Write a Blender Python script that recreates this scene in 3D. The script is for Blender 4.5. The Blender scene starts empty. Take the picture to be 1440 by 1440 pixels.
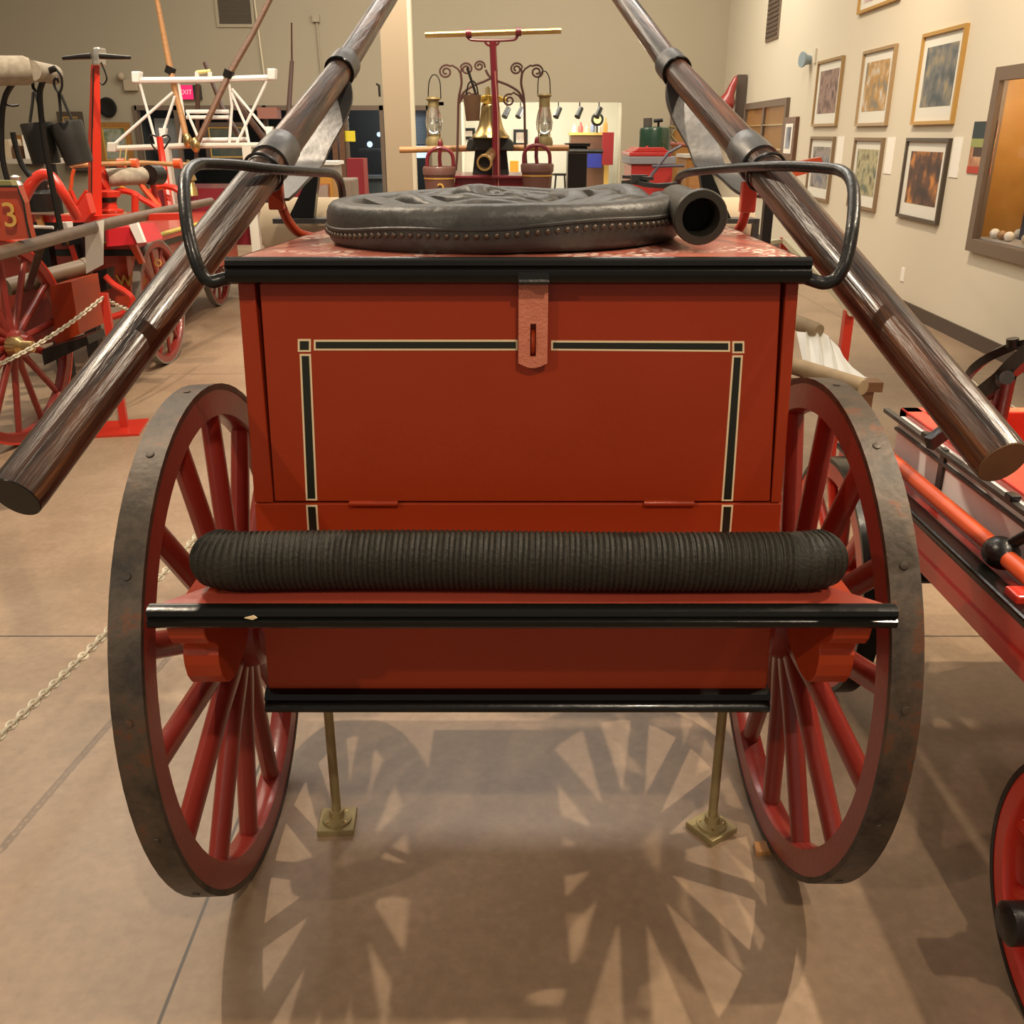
import bpy, bmesh, math, random
from mathutils import Vector, Matrix, noise
random.seed(7)
C = bpy.context.scene.collection
PI = math.pi
# ---------------------------------------------------------------- camera
F = 1330.0; PITCH = math.atan(530/F); H = 1.5
cc, ss = math.cos(PITCH), math.sin(PITCH)
cam = bpy.data.cameras.new('camera'); co = bpy.data.objects.new('camera', cam); C.objects.link(co)
co.location = (0, 0, H); co.rotation_euler = (PI/2-PITCH, 0, 0)
cam.sensor_width = 36; cam.lens = 36*F/1440; cam.clip_start = .05; cam.clip_end = 200
bpy.context.scene.camera = co
# ---------------------------------------------------------------- world, lights, exposure
S = bpy.context.scene
S.view_settings.view_transform = 'Standard'; S.view_settings.look = 'None'
S.view_settings.exposure = 0.0; S.view_settings.gamma = 1; S.view_settings.use_curve_mapping = False
w = bpy.data.worlds.new('world'); S.world = w; w.use_nodes = True
bg = w.node_tree.nodes['Background']; bg.inputs[0].default_value = (1.0, .90, .76, 1); bg.inputs[1].default_value = .33
def spot(name, loc, target, power, size, color=(1, .83, .62), angle=70, blend=.35):
    l = bpy.data.lights.new(name, 'SPOT'); l.energy = power; l.color = color; l.spot_size = math.radians(angle); l.spot_blend = blend; l.shadow_soft_size = size
    o = bpy.data.objects.new(name, l); C.objects.link(o); o.location = loc
    o.rotation_euler = (Vector(target)-Vector(loc)).to_track_quat('-Z', 'Y').to_euler(); return o
def area(name, loc, target, power, sx, sy, color=(1, .85, .66)):
    l = bpy.data.lights.new(name, 'AREA'); l.energy = power; l.color = color; l.shape = 'RECTANGLE'; l.size = sx; l.size_y = sy
    o = bpy.data.objects.new(name, l); C.objects.link(o); o.location = loc
    o.rotation_euler = (Vector(target)-Vector(loc)).to_track_quat('-Z', 'Y').to_euler(); return o
spot('track_spot', (3.1, 2.63, 4.5), (.7, 1.7, .4), 700, .035, angle=60)
spot('track_spot', (-2.2, 2.95, 4.5), (-.5, 1.7, .4), 480, .035, angle=60)
spot('track_spot', (.9, -1.6, 4.3), (.05, 1.6, .9), 330, .06, angle=55)
spot('track_spot', (-4.6, -2.7, 4.4), (.3, 1.7, .5), 400, .05, angle=50)
spot('track_spot', (-1.2, 3.0, 4.6), (-2.9, 5.6, .7), 720, .05, angle=70)
spot('track_spot', (-.6, 5.0, 4.6), (-2.9, 8.5, 1.0), 620, .05, angle=80)
spot('track_spot', (.3, 4.2, 4.6), (0, 7.0, 1.2), 420, .05, angle=60)
spot('track_spot', (2.0, 1.2, 4.4), (1.7, 2.2, .6), 330, .05, angle=70)
spot('wall_spot', (1.5, 6.2, 5.0), (3.62, 7.9, 2.5), 800, .05, angle=75, blend=.8)
spot('wall_spot', (1.3, 8.5, 5.0), (3.7, 10.5, 2.5), 420, .05, angle=75, blend=.8)
area('ceiling_light', (0, 14.0, 5.2), (0, 15.6, 0), 620, 9, 2, (1, .90, .74))
area('ceiling_light', (0, 6.5, 4.9), (0, 6.4, 0), 110, 2.6, .8, (1, .93, .82))
area('ceiling_light', (-4, 8.0, 5.2), (-4, 8.2, 0), 200, 3, 3)
# ---------------------------------------------------------------- survey: where a sight line from the camera meets a depth, a height or a side plane
def ray(px, py):
    a = (px-720)/F; b = (720-py)/F
    return Vector((a, cc+b*ss, -ss+b*cc))
def PY(px, py, Y): r = ray(px, py); return Vector((0, 0, H))+r*(Y/r.y)
def PZ(px, py, z): r = ray(px, py); return Vector((0, 0, H))+r*((z-H)/r.z)
def PX(px, py, X): r = ray(px, py); return Vector((0, 0, H))+r*(X/r.x)
WX0, WK = 3.52, .028
def PW(px, py, off=0):      # on the right-hand wall, off metres in front of it
    r = ray(px, py); t = (WX0-off-7.5*WK)/(r.x-WK*r.y); return Vector((0, 0, H))+r*t
# ---------------------------------------------------------------- materials
MATS = {}
def nd(t, kind, **kw):
    n = t.nodes.new(kind)
    for k, v in kw.items(): setattr(n, k, v)
    return n
def mat(name, col, rough=.5, metal=0, col2=None, scale=8, amt=.5, bump=0, bscale=60, coat=0, stretch=None, detail=4, emis=0, spec=.5):
    if name in MATS: return MATS[name]
    m = bpy.data.materials.new(name); m.use_nodes = True; t = m.node_tree; b = t.nodes['Principled BSDF']
    b.inputs['Base Color'].default_value = (*col, 1); b.inputs['Roughness'].default_value = rough; b.inputs['Metallic'].default_value = metal
    b.inputs['Coat Weight'].default_value = coat; b.inputs['Coat Roughness'].default_value = .08; b.inputs['Specular IOR Level'].default_value = spec
    tc = nd(t, 'ShaderNodeTexCoord'); mp = nd(t, 'ShaderNodeMapping'); t.links.new(tc.outputs['Object'], mp.inputs[0])
    if stretch: mp.inputs['Scale'].default_value = stretch
    if col2:
        nz = nd(t, 'ShaderNodeTexNoise'); nz.inputs['Scale'].default_value = scale; nz.inputs['Detail'].default_value = detail
        t.links.new(mp.outputs[0], nz.inputs['Vector'])
        cr = nd(t, 'ShaderNodeValToRGB'); cr.color_ramp.elements[0].position = .5-amt/2; cr.color_ramp.elements[1].position = .5+amt/2
        cr.color_ramp.elements[0].color = (*col, 1); cr.color_ramp.elements[1].color = (*col2, 1)
        t.links.new(nz.outputs[0], cr.inputs[0]); t.links.new(cr.outputs[0], b.inputs['Base Color'])
    if bump:
        nb = nd(t, 'ShaderNodeTexNoise'); nb.inputs['Scale'].default_value = bscale; nb.inputs['Detail'].default_value = 3
        t.links.new(mp.outputs[0], nb.inputs['Vector'])
        bp = nd(t, 'ShaderNodeBump'); bp.inputs['Strength'].default_value = bump; bp.inputs['Distance'].default_value = .004
        t.links.new(nb.outputs[0], bp.inputs['Height']); t.links.new(bp.outputs[0], b.inputs['Normal'])
    if emis:
        b.inputs['Emission Color'].default_value = (*col, 1); b.inputs['Emission Strength'].default_value = emis
    MATS[name] = m; return m
RED = mat('cart red paint', (.33, .034, .006), .40, col2=(.29, .028, .005), scale=5, amt=.6, bump=.10, bscale=90, coat=.06, spec=.3)
WRED = mat('wheel red paint', (.195, .019, .013), .34, col2=(.23, .024, .016), scale=9, bump=.12, bscale=70, coat=.15, spec=.4)
PINKRED = mat('worn hasp paint', (.62, .20, .115), .5, col2=(.52, .15, .085), scale=60, bump=.6, bscale=220)
BRIGHT = mat('engine bright red paint', (.55, .030, .014), .28, coat=.3)
BURG = mat('burgundy paint', (.16, .011, .020), .3, coat=.4)
ORNG = mat('orange red paint', (.62, .085, .020), .35, coat=.3)
BLK = mat('black gloss paint', (.005, .0045, .0035), .25, bump=.2, bscale=30, coat=.1, spec=.28)
IRON = mat('black iron', (.009, .008, .007), .34, bump=.25, bscale=90, coat=.1, spec=.35)
GREYIRON = mat('grey iron', (.06, .055, .05), .42, metal=.3, bump=.2, bscale=120)
STEEL = mat('blued steel plate', (.085, .085, .09), .42, metal=.7, col2=(.14, .135, .13), scale=14, bump=.25, bscale=40)
CREAM = mat('cream stripe paint', (.80, .62, .38), .5)
SBLK = mat('stripe black paint', (.010, .012, .007), .4)
GOLD = mat('gold leaf lettering', (.80, .48, .12), .35, metal=.5)
BRASS = mat('brass', (.58, .42, .18), .28, metal=.95, col2=(.46, .32, .13), scale=12)
OLDB = mat('dull brass pipe', (.36, .29, .13), .5, metal=.45, col2=(.28, .22, .11), scale=25)
WHITE = mat('white paint', (.80, .80, .76), .45)
GREYWH = mat('pale grey paint', (.56, .54, .47), .5)
PAPER = mat('white card', (.78, .74, .66), .8)
TAN = mat('tan canvas', (.50, .40, .27), .85, col2=(.44, .35, .24), scale=20)
HOSEW = mat('dirty cotton hose', (.40, .35, .27), .9, col2=(.26, .22, .17), scale=40)
WOODL = mat('light ash wood', (.44, .22, .075), .45, col2=(.33, .15, .05), scale=6, stretch=(1, 1, 8))
WOODB = mat('brown wood', (.17, .075, .035), .42, col2=(.10, .045, .022), scale=7, stretch=(1, 1, 8))
WOODG = mat('weathered brown handle wood', (.13, .08, .052), .42, col2=(.08, .05, .032), scale=12)
OAK = mat('golden oak veneer', (.36, .17, .035), .5, col2=(.28, .12, .024), scale=5, stretch=(6, 6, 1))
BRNFR = mat('brown case trim', (.15, .105, .072), .6)
DKBRN = mat('dark brown trim', (.075, .05, .035), .6)
LEATH = mat('black bucket leather', (.022, .021, .018), .5, bump=.3, bscale=50)
RUB = mat('ribbed black rubber', (.016, .0145, .010), .6, bump=.5, bscale=160, col2=(.026, .023, .016), scale=25, spec=.3)
HLEA = mat('grey black hose leather', (.052, .048, .042), .46, col2=(.022, .020, .017), scale=9, bump=.7, bscale=38)
GREEN = mat('dark green paint', (.012, .05, .025), .3, coat=.4)
BLUE = mat('blue cloth', (.02, .03, .28), .6)
GLASS = mat('lamp glass', (.75, .78, .74), .08); GLASS.node_tree.nodes['Principled BSDF'].inputs['Transmission Weight'].default_value = .9
CASEGL = mat('clear pane', (1, 1, 1), .02); CASEGL.node_tree.nodes['Principled BSDF'].inputs['Transmission Weight'].default_value = 1; CASEGL.node_tree.nodes['Principled BSDF'].inputs['IOR'].default_value = 1.06
WALL = mat('tan wall paint', (.375, .325, .235), .85, bump=.2, bscale=140)
WALLR = mat('cream wall paint', (.60, .54, .42), .85, bump=.2, bscale=140)
COLM = mat('column paint', (.40, .305, .20), .8)
DARKIN = mat('dark room', (.040, .043, .042), .7)
SHOPW = mat('bright shop wall', (.78, .76, .66), .8)
YEL = mat('yellow card', (.82, .66, .03), .6)
MIX = {}
def tyre_mat():
    m = mat('worn iron tyre', (.040, .033, .026), .52, metal=.35, bump=.25, bscale=60)
    t = m.node_tree; b = t.nodes['Principled BSDF']; tc = [n for n in t.nodes if n.type == 'TEX_COORD'][0]
    a = nd(t, 'ShaderNodeTexNoise'); a.inputs['Scale'].default_value = 7; a.inputs['Detail'].default_value = 8; a.inputs['Roughness'].default_value = .72
    t.links.new(tc.outputs['Object'], a.inputs['Vector'])
    r = nd(t, 'ShaderNodeValToRGB'); e = r.color_ramp.elements
    e[0].position = .38; e[0].color = (.022, .017, .012, 1); e[1].position = .56; e[1].color = (.078, .056, .038, 1)
    x = e.new(.62); x.color = (.13, .048, .020, 1); y = e.new(.65); y.color = (.06, .05, .04, 1)
    t.links.new(a.outputs[0], r.inputs[0]); t.links.new(r.outputs[0], b.inputs['Base Color']); return m
TYRE = tyre_mat()
def lid_mat():
    m = mat('crazed red lid paint', (.36, .10, .065), .36, bump=.3, bscale=50, coat=.2)
    t = m.node_tree; b = t.nodes['Principled BSDF']; tc = [n for n in t.nodes if n.type == 'TEX_COORD'][0]
    a = nd(t, 'ShaderNodeTexNoise'); a.inputs['Scale'].default_value = 6.0; a.inputs['Detail'].default_value = 2
    v = nd(t, 'ShaderNodeTexVoronoi'); v.inputs['Scale'].default_value = 55; v.feature = 'DISTANCE_TO_EDGE'
    for n in (a, v): t.links.new(tc.outputs['Object'], n.inputs['Vector'])
    r1 = nd(t, 'ShaderNodeValToRGB'); r1.color_ramp.elements[0].position = .50; r1.color_ramp.elements[1].position = .56
    r2 = nd(t, 'ShaderNodeValToRGB'); r2.color_ramp.elements[0].position = .10; r2.color_ramp.elements[1].position = .22
    mu = nd(t, 'ShaderNodeMath', operation='MULTIPLY'); mx = nd(t, 'ShaderNodeMix', data_type='RGBA')
    t.links.new(a.outputs[0], r1.inputs[0]); t.links.new(v.outputs['Distance'], r2.inputs[0]); t.links.new(r1.outputs[0], mu.inputs[0]); t.links.new(r2.outputs[0], mu.inputs[1])
    t.links.new(mu.outputs[0], mx.inputs[0]); mx.inputs[6].default_value = (.36, .10, .065, 1); mx.inputs[7].default_value = (.78, .62, .52, 1)
    t.links.new(mx.outputs[2], b.inputs['Base Color']); return m
LID = lid_mat()
def pole_mat():
    m = mat('dark varnished pole wood', (.07, .03, .018), .34, coat=.28, bump=.65, bscale=150, stretch=(.05, 1, 1), spec=.4)
    t = m.node_tree; b = t.nodes['Principled BSDF']; tc = [n for n in t.nodes if n.type == 'TEX_COORD'][0]
    mp = nd(t, 'ShaderNodeMapping'); mp.inputs['Scale'].default_value = (.07, 1, 1); t.links.new(tc.outputs['Object'], mp.inputs[0])
    a = nd(t, 'ShaderNodeTexNoise'); a.inputs['Scale'].default_value = 48; a.inputs['Detail'].default_value = 6; a.inputs['Roughness'].default_value = .65
    t.links.new(mp.outputs[0], a.inputs['Vector'])
    r = nd(t, 'ShaderNodeValToRGB'); e = r.color_ramp.elements
    e[0].position = .36; e[0].color = (.007, .004, .003, 1); e[1].position = .68; e[1].color = (.13, .045, .015, 1)
    x = e.new(.52); x.color = (.050, .021, .011, 1)
    t.links.new(a.outputs[0], r.inputs[0]); t.links.new(r.outputs[0], b.inputs['Base Color']); b.inputs['Coat Roughness'].default_value = .16; return m
POLE = pole_mat()
POLEEND = mat('bare pole end grain', (.13, .066, .022), .6, col2=(.09, .045, .016), scale=40)
def floor_mat():
    m = mat('sealed brown concrete', (.36, .25, .16), .36, bump=.05, bscale=25)
    t = m.node_tree; b = t.nodes['Principled BSDF']; tc = [n for n in t.nodes if n.type == 'TEX_COORD'][0]
    a = nd(t, 'ShaderNodeTexNoise'); a.inputs['Scale'].default_value = 1.6; a.inputs['Detail'].default_value = 9; a.inputs['Roughness'].default_value = .62
    f = nd(t, 'ShaderNodeTexNoise'); f.inputs['Scale'].default_value = 45; f.inputs['Detail'].default_value = 3
    for n in (a, f): t.links.new(tc.outputs['Object'], n.inputs['Vector'])
    r = nd(t, 'ShaderNodeValToRGB'); e = r.color_ramp.elements
    e[0].position = .34; e[0].color = (.235, .158, .098, 1); e[1].position = .66; e[1].color = (.34, .240, .158, 1)
    mx = nd(t, 'ShaderNodeMix', data_type='RGBA'); mx.blend_type = 'OVERLAY'; mx.inputs[0].default_value = .25
    t.links.new(a.outputs[0], r.inputs[0]); t.links.new(r.outputs[0], mx.inputs[6]); t.links.new(f.outputs[0], mx.inputs[7])
    sx = nd(t, 'ShaderNodeSeparateXYZ'); t.links.new(tc.outputs['Object'], sx.inputs[0])
    def saw(out, off, wdt):          # saw-cut joints every 3.6 m
        s1 = nd(t, 'ShaderNodeMath', operation='SUBTRACT'); s1.inputs[1].default_value = off; t.links.new(out, s1.inputs[0])
        pp = nd(t, 'ShaderNodeMath', operation='PINGPONG'); pp.inputs[1].default_value = 1.8; t.links.new(s1.outputs[0], pp.inputs[0])
        lt = nd(t, 'ShaderNodeMath', operation='LESS_THAN'); lt.inputs[1].default_value = wdt; t.links.new(pp.outputs[0], lt.inputs[0]); return lt
    p0, p1 = PZ(22, 1440, 0), PZ(181, 1152, 0); k = (p1.x-p0.x)/(p1.y-p0.y)
    ad = nd(t, 'ShaderNodeMath', operation='MULTIPLY_ADD'); ad.inputs[1].default_value = -k; t.links.new(sx.outputs[1], ad.inputs[0]); t.links.new(sx.outputs[0], ad.inputs[2])
    l1 = saw(ad.outputs[0], p0.x-k*p0.y, .0035); l2 = saw(sx.outputs[1], PZ(75, 884, 0).y, .004)
    mm = nd(t, 'ShaderNodeMath', operation='MAXIMUM'); t.links.new(l1.outputs[0], mm.inputs[0]); t.links.new(l2.outputs[0], mm.inputs[1])
    m2 = nd(t, 'ShaderNodeMix', data_type='RGBA'); t.links.new(mm.outputs[0], m2.inputs[0]); t.links.new(mx.outputs[2], m2.inputs[6]); m2.inputs[7].default_value = (.05, .034, .024, 1)
    t.links.new(m2.outputs[2], b.inputs['Base Color'])
    r2 = nd(t, 'ShaderNodeMapRange'); r2.inputs['To Min'].default_value = .28; r2.inputs['To Max'].default_value = .46; t.links.new(a.outputs[0], r2.inputs[0]); t.links.new(r2.outputs[0], b.inputs['Roughness'])
    return m
FLOOR = floor_mat()
def art(name, cols, scale):
    m = mat(name, cols[0], .6); t = m.node_tree; b = t.nodes['Principled BSDF']; tc = [n for n in t.nodes if n.type == 'TEX_COORD'][0]
    a = nd(t, 'ShaderNodeTexNoise'); a.inputs['Scale'].default_value = scale; a.inputs['Detail'].default_value = 5; t.links.new(tc.outputs['Object'], a.inputs['Vector'])
    r = nd(t, 'ShaderNodeValToRGB'); e = r.color_ramp.elements
    e[0].position = .36; e[0].color = (*cols[0], 1); e[1].position = .66; e[1].color = (*cols[-1], 1)
    for i, c in enumerate(cols[1:-1]): x = e.new(.36+.30*(i+1)/(len(cols)-1)); x.color = (*c, 1)
    t.links.new(a.outputs[0], r.inputs[0]); t.links.new(r.outputs[0], b.inputs['Base Color']); return m
# ---------------------------------------------------------------- mesh helpers
ORG = {}
def V(*a): return Vector(a[0]) if len(a) == 1 else Vector(a)
class MB:
    def __init__(s): s.bm = bmesh.new()
    def quadstrip(s, rings, close=True, caps=True):
        rv = [[s.bm.verts.new(p) for p in r] for r in rings]; n = len(rv[0])
        for a, b in zip(rv, rv[1:]):
            for i in range(n if close else n-1):
                j = (i+1) % n
                try: s.bm.faces.new((a[i], a[j], b[j], b[i]))
                except ValueError: pass
        if caps and n > 2:
            s.bm.faces.new(list(reversed(rv[0]))); s.bm.faces.new(rv[-1])
        return s
    def tube(s, pts, r, n=10, caps=True, closed=False, flat=1.0, up=None):
        pts = [V(p) for p in pts]; m = len(pts); rr = r if isinstance(r, (list, tuple)) else [r]*m
        tn = []
        for i in range(m):
            a = pts[(i-1) % m] if closed else pts[max(i-1, 0)]; b = pts[(i+1) % m] if closed else pts[min(i+1, m-1)]
            d = b-a; tn.append(d.normalized() if d.length > 1e-9 else Vector((0, 0, 1)))
        u = (V(up) if up else (Vector((0, 0, 1)) if abs(tn[0].z) < .9 else Vector((1, 0, 0))))
        rings = []
        for i in range(m):
            if up: u = V(up)
            u = (u-tn[i]*u.dot(tn[i])).normalized(); v = tn[i].cross(u)
            rings.append([pts[i]+u*(math.cos(2*PI*k/n)*rr[i])+v*(math.sin(2*PI*k/n)*rr[i]*flat) for k in range(n)])
        if closed: rings.append(rings[0][:])
        return s.quadstrip(rings, True, caps and not closed)
    def bar(s, pts, wd, th, side):          # flat strip: wd along side, th across it
        pts = [V(p) for p in pts]; m = len(pts); rings = []
        for i in range(m):
            d = (pts[min(i+1, m-1)]-pts[max(i-1, 0)]).normalized()
            sd = V(side); sd = (sd-d*sd.dot(d)).normalized(); nn = d.cross(sd)
            ww = wd[i] if isinstance(wd, (list, tuple)) else wd
            rings.append([pts[i]+sd*(a*ww/2)+nn*(b*th/2) for a, b in ((-1, -1), (1, -1), (1, 1), (-1, 1))])
        return s.quadstrip(rings)
    def box(s, c, sz, rz=0, rot=None):
        R = rot or Matrix.Rotation(rz, 3, 'Z'); c = V(c); h = V(sz)/2
        v = [s.bm.verts.new(c+R@Vector((x*h.x, y*h.y, z*h.z))) for x in (-1, 1) for y in (-1, 1) for z in (-1, 1)]
        for f in ((0, 1, 3, 2), (4, 6, 7, 5), (0, 4, 5, 1), (2, 3, 7, 6), (0, 2, 6, 4), (1, 5, 7, 3)): s.bm.faces.new([v[i] for i in f])
        return s
    def box2(s, a, b): a, b = V(a), V(b); return s.box((a+b)/2, [abs(q) for q in (b-a)])
    def prism(s, poly, vec):
        poly = [V(p) for p in poly]; vec = V(vec)
        return s.quadstrip([poly, [p+vec for p in poly]])
    def lathe(s, c, axis, prof, n=24, closed=False, a0=0):       # prof: (along axis, radius)
        c = V(c); ax = V(axis).normalized(); u = ax.orthogonal().normalized(); v = ax.cross(u)
        rings = [[c+ax*h+(u*math.cos(2*PI*k/n+a0)+v*math.sin(2*PI*k/n+a0))*max(r, 1e-4) for k in range(n)] for h, r in prof]
        if closed: rings.append(rings[0][:])
        return s.quadstrip(rings, True, not closed)
    def cyl(s, a, b, r, n=14, r2=None): a, b = V(a), V(b); return s.lathe(a, b-a, [(0, r), ((b-a).length, r if r2 is None else r2)], n)
    def ball(s, c, r, sx=1, sy=1, sz=1, seg=12):
        bmesh.ops.create_uvsphere(s.bm, u_segments=seg, v_segments=max(6, seg//2+2), radius=r, matrix=Matrix.Translation(V(c))@Matrix.Diagonal((sx, sy, sz, 1))); return s
    def ring(s, c, axis, R, r, n=24, m=8, a0=0, a1=2*PI):
        c = V(c); ax = V(axis).normalized(); u = ax.orthogonal().normalized(); v = ax.cross(u); full = abs(a1-a0-2*PI) < 1e-6
        k = n if full else n+1
        return s.tube([c+(u*math.cos(a0+(a1-a0)*i/n)+v*math.sin(a0+(a1-a0)*i/n))*R for i in range(k)], r, m, True, full)
    def build(s, name, m, parent=None, smooth=True, bevel=0, sub=0, label=None, kind=None, local=False, orient=None):
        bm = s.bm; bmesh.ops.remove_doubles(bm, verts=bm.verts, dist=1e-6); bmesh.ops.recalc_face_normals(bm, faces=bm.faces)
        if local: o = Vector((0, 0, 0))
        elif parent is not None: o = ORG[parent.name]
        else:
            xs = [v.co for v in bm.verts]
            o = Vector(((min(v.x for v in xs)+max(v.x for v in xs))/2, (min(v.y for v in xs)+max(v.y for v in xs))/2, min(v.z for v in xs)))
        piv = V(orient[0]) if orient else o
        for v in bm.verts: v.co -= piv
        if orient:
            for v in bm.verts: v.co = orient[1].transposed() @ v.co
        me = bpy.data.meshes.new(name); bm.to_mesh(me); bm.free(); ob = bpy.data.objects.new(name, me); C.objects.link(ob); me.materials.append(m)
        if smooth:
            me.polygons.foreach_set('use_smooth', [True]*len(me.polygons)); me.set_sharp_from_angle(angle=math.radians(38))
        if parent is not None: ob.parent = parent
        else: ob.location = o
        if orient: ob.location = piv-o if parent is not None else piv; ob.rotation_euler = orient[1].to_euler()
        ORG[ob.name] = o
        if bevel:
            b = ob.modifiers.new('bevel', 'BEVEL'); b.width = bevel; b.segments = 2; b.limit_method = 'ANGLE'; b.angle_limit = math.radians(40)
        if sub: q = ob.modifiers.new('sub', 'SUBSURF'); q.levels = sub; q.render_levels = sub
        if label: ob['label'] = label
        if kind: ob['kind'] = kind
        return ob
def tag(o, label, cat, group=None):
    o['label'] = label; o['category'] = cat
    if group: o['group'] = group
    return o
def thing(name, label, cat, loc, group=None):
    o = bpy.data.objects.new(name, None); C.objects.link(o); o.location = V(loc); ORG[o.name] = V(loc); o.empty_display_size = .1
    return tag(o, label, cat, group)
def struct(mb, name, m, **k): return mb.build(name, m, kind='structure', **k)
def spline(pts, n=8):
    pts = [V(p) for p in pts]; out = []
    for i in range(len(pts)-1):
        p0 = pts[max(i-1, 0)]; p1 = pts[i]; p2 = pts[i+1]; p3 = pts[min(i+2, len(pts)-1)]
        for k in range(n):
            t = k/n; out.append(.5*((2*p1)+(p2-p0)*t+(2*p0-5*p1+4*p2-p3)*t*t+(-p0+3*p1-3*p2+p3)*t**3))
    return out+[pts[-1]]
def lerp(a, b, t): return a+(b-a)*t
def text(name, body, loc, size, rot, m, parent, ext=.002, align='CENTER'):
    cu = bpy.data.curves.new(name, 'FONT'); cu.body = body; cu.size = size; cu.extrude = ext; cu.align_x = align; cu.align_y = 'CENTER'
    t = bpy.data.objects.new(name+'_c', cu); C.objects.link(t); dg = bpy.context.evaluated_depsgraph_get()
    me = bpy.data.meshes.new_from_object(t.evaluated_get(dg)); C.objects.unlink(t); bpy.data.objects.remove(t)
    M = Matrix.Translation(V(loc))@rot.to_4x4(); me.transform(M)
    if parent is not None: me.transform(Matrix.Translation(-ORG[parent.name]))
    o = bpy.data.objects.new(name, me); C.objects.link(o); me.materials.clear(); me.materials.append(m); o.parent = parent; return o
FACE = Matrix.Rotation(PI/2, 3, 'X')     # lettering upright, facing the camera side
# ================================================================ the setting
BW = 18.7
struct(MB().box2((-12, -2.5, -.1), (5.2, 24, 0)), 'floor', FLOOR, smooth=False)
def wallx(Y): return WX0+WK*(Y-7.5)
ca, cb = PW(1408, 95), PW(1368, 352); CY1 = (ca.y+cb.y)/2; CY0 = CY1-2.0; CZ0, CZ1 = cb.z, ca.z
m = MB()
for y0, y1, z0, z1 in ((-2, CY0, 0, 5.6), (CY0, CY1, 0, CZ0), (CY0, CY1, CZ1, 5.6), (CY1, BW+5, 0, 5.6)):
    m.prism([(wallx(y0), y0, z0), (wallx(y1), y1, z0), (wallx(y1)+.45, y1, z0), (wallx(y0)+.45, y0, z0)], (0, 0, z1-z0))
struct(m, 'wall_right', WALLR, smooth=False)
struct(MB().box2((-11.7, -2, 0), (-11.5, BW+5, 5.6)), 'wall_left', WALL, smooth=False)
def bx(px, y=150): return PY(px, y, BW).x
m = MB()
m.box2((-11.5, BW, 2.0), (bx(624), BW+.2, 5.6)); m.box2((bx(624), BW, 2.06), (wallx(BW), BW+.2, 5.6))
m.box2((-11.5, BW, 0), (bx(190), BW+.2, 2.0)); m.box2((bx(602), BW, 0), (bx(648), BW+.2, 2.06)); m.box2((bx(875), BW, 0), (bx(946), BW+.2, 2.06)); m.box2((bx(1004), BW, 0), (wallx(BW), BW+.2, 2.06))
struct(m, 'wall_back', WALL, smooth=False)
struct(MB().prism([(wallx(-2)-.015, -2, 0), (wallx(BW)-.015, BW, 0), (wallx(BW), BW, 0), (wallx(-2), -2, 0)], (0, 0, .11)), 'baseboard_right', DKBRN, smooth=False)
# the rooms behind the back wall
m = MB(); m.box2((bx(190), BW+3.5, 0), (bx(602), BW+3.6, 2.3)); m.box2((bx(190)-.1, BW+.2, 0), (bx(190), BW+3.5, 2.3)); m.box2((bx(602), BW+.2, 0), (bx(602)+.1, BW+3.5, 2.3)); m.box2((bx(190), BW+.2, 2.25), (bx(602), BW+3.5, 2.3))
struct(m, 'wall_office', DARKIN, smooth=False)
m = MB(); m.box2((bx(640), BW+4, 0), (bx(900), BW+4.1, 2.8)); m.box2((bx(640)-.1, BW+.2, 0), (bx(640), BW+4, 2.8)); m.box2((bx(900), BW+.2, 0), (bx(900)+.1, BW+4, 2.8)); m.box2((bx(640), BW+.2, 2.7), (bx(900), BW+4, 2.8))
struct(m, 'wall_shop', SHOPW, smooth=False)
area('shop_light', ((bx(648)+bx(875))/2, BW+1.9, 2.68), ((bx(648)+bx(875))/2, BW+2.0, 0), 150, 2.4, 2.6, (1, .95, .82))
l = bpy.data.lights.new('shop_lamp', 'POINT'); l.energy = 60; l.color = (1, .95, .82); l.shadow_soft_size = .25; o = bpy.data.objects.new('shop_lamp', l); C.objects.link(o); o.location = ((bx(648)+bx(875))/2, BW+1.2, 2.0)
l = bpy.data.lights.new('office_lamp', 'POINT'); l.energy = 40; l.color = (.9, .95, 1); l.shadow_soft_size = .2; o = bpy.data.objects.new('office_lamp', l); C.objects.link(o); o.location = (-2.4, BW+2.2, 1.9)
# storefront frame
def framebars(xs, ztop, y, wd=.07):
    m = MB()
    for x in xs: m.box2((x-wd/2, y-.02, 0), (x+wd/2, y+.08, ztop))
    m.box2((xs[0], y-.02, ztop-.08), (xs[-1], y+.08, ztop)); return m
fx = [bx(190), bx(247), bx(372), bx(470), bx(486), bx(536), bx(602)]
struct(framebars(fx, 2.0, BW-.03), 'window_1', BRNFR, smooth=False)
struct(MB().box2((bx(486), BW+.04, .1), (bx(536), BW+.05, 1.95)), 'window_2', CASEGL, smooth=False)
d = struct(MB().box2((bx(950), BW+.05, 0), (bx(1004), BW+.10, 2.02)), 'door_1', OAK, smooth=False)
struct(framebars([bx(946), bx(1008)], 2.06, BW-.02, .06), 'trim_1', BRNFR, smooth=False)
# column
px0, px1 = PY(543, 180, 15.5).x, PY(580, 180, 15.5).x
struct(MB().box2((px0, 15.3, 0), (px1, 15.7, 5.6)), 'column', COLM, smooth=False)
struct(MB().box2((px1, 15.3, 0), (px1+.05, 15.5, 5.6)), 'trim_2', mat('pale conduit', (.62, .55, .40), .7), smooth=False)
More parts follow.
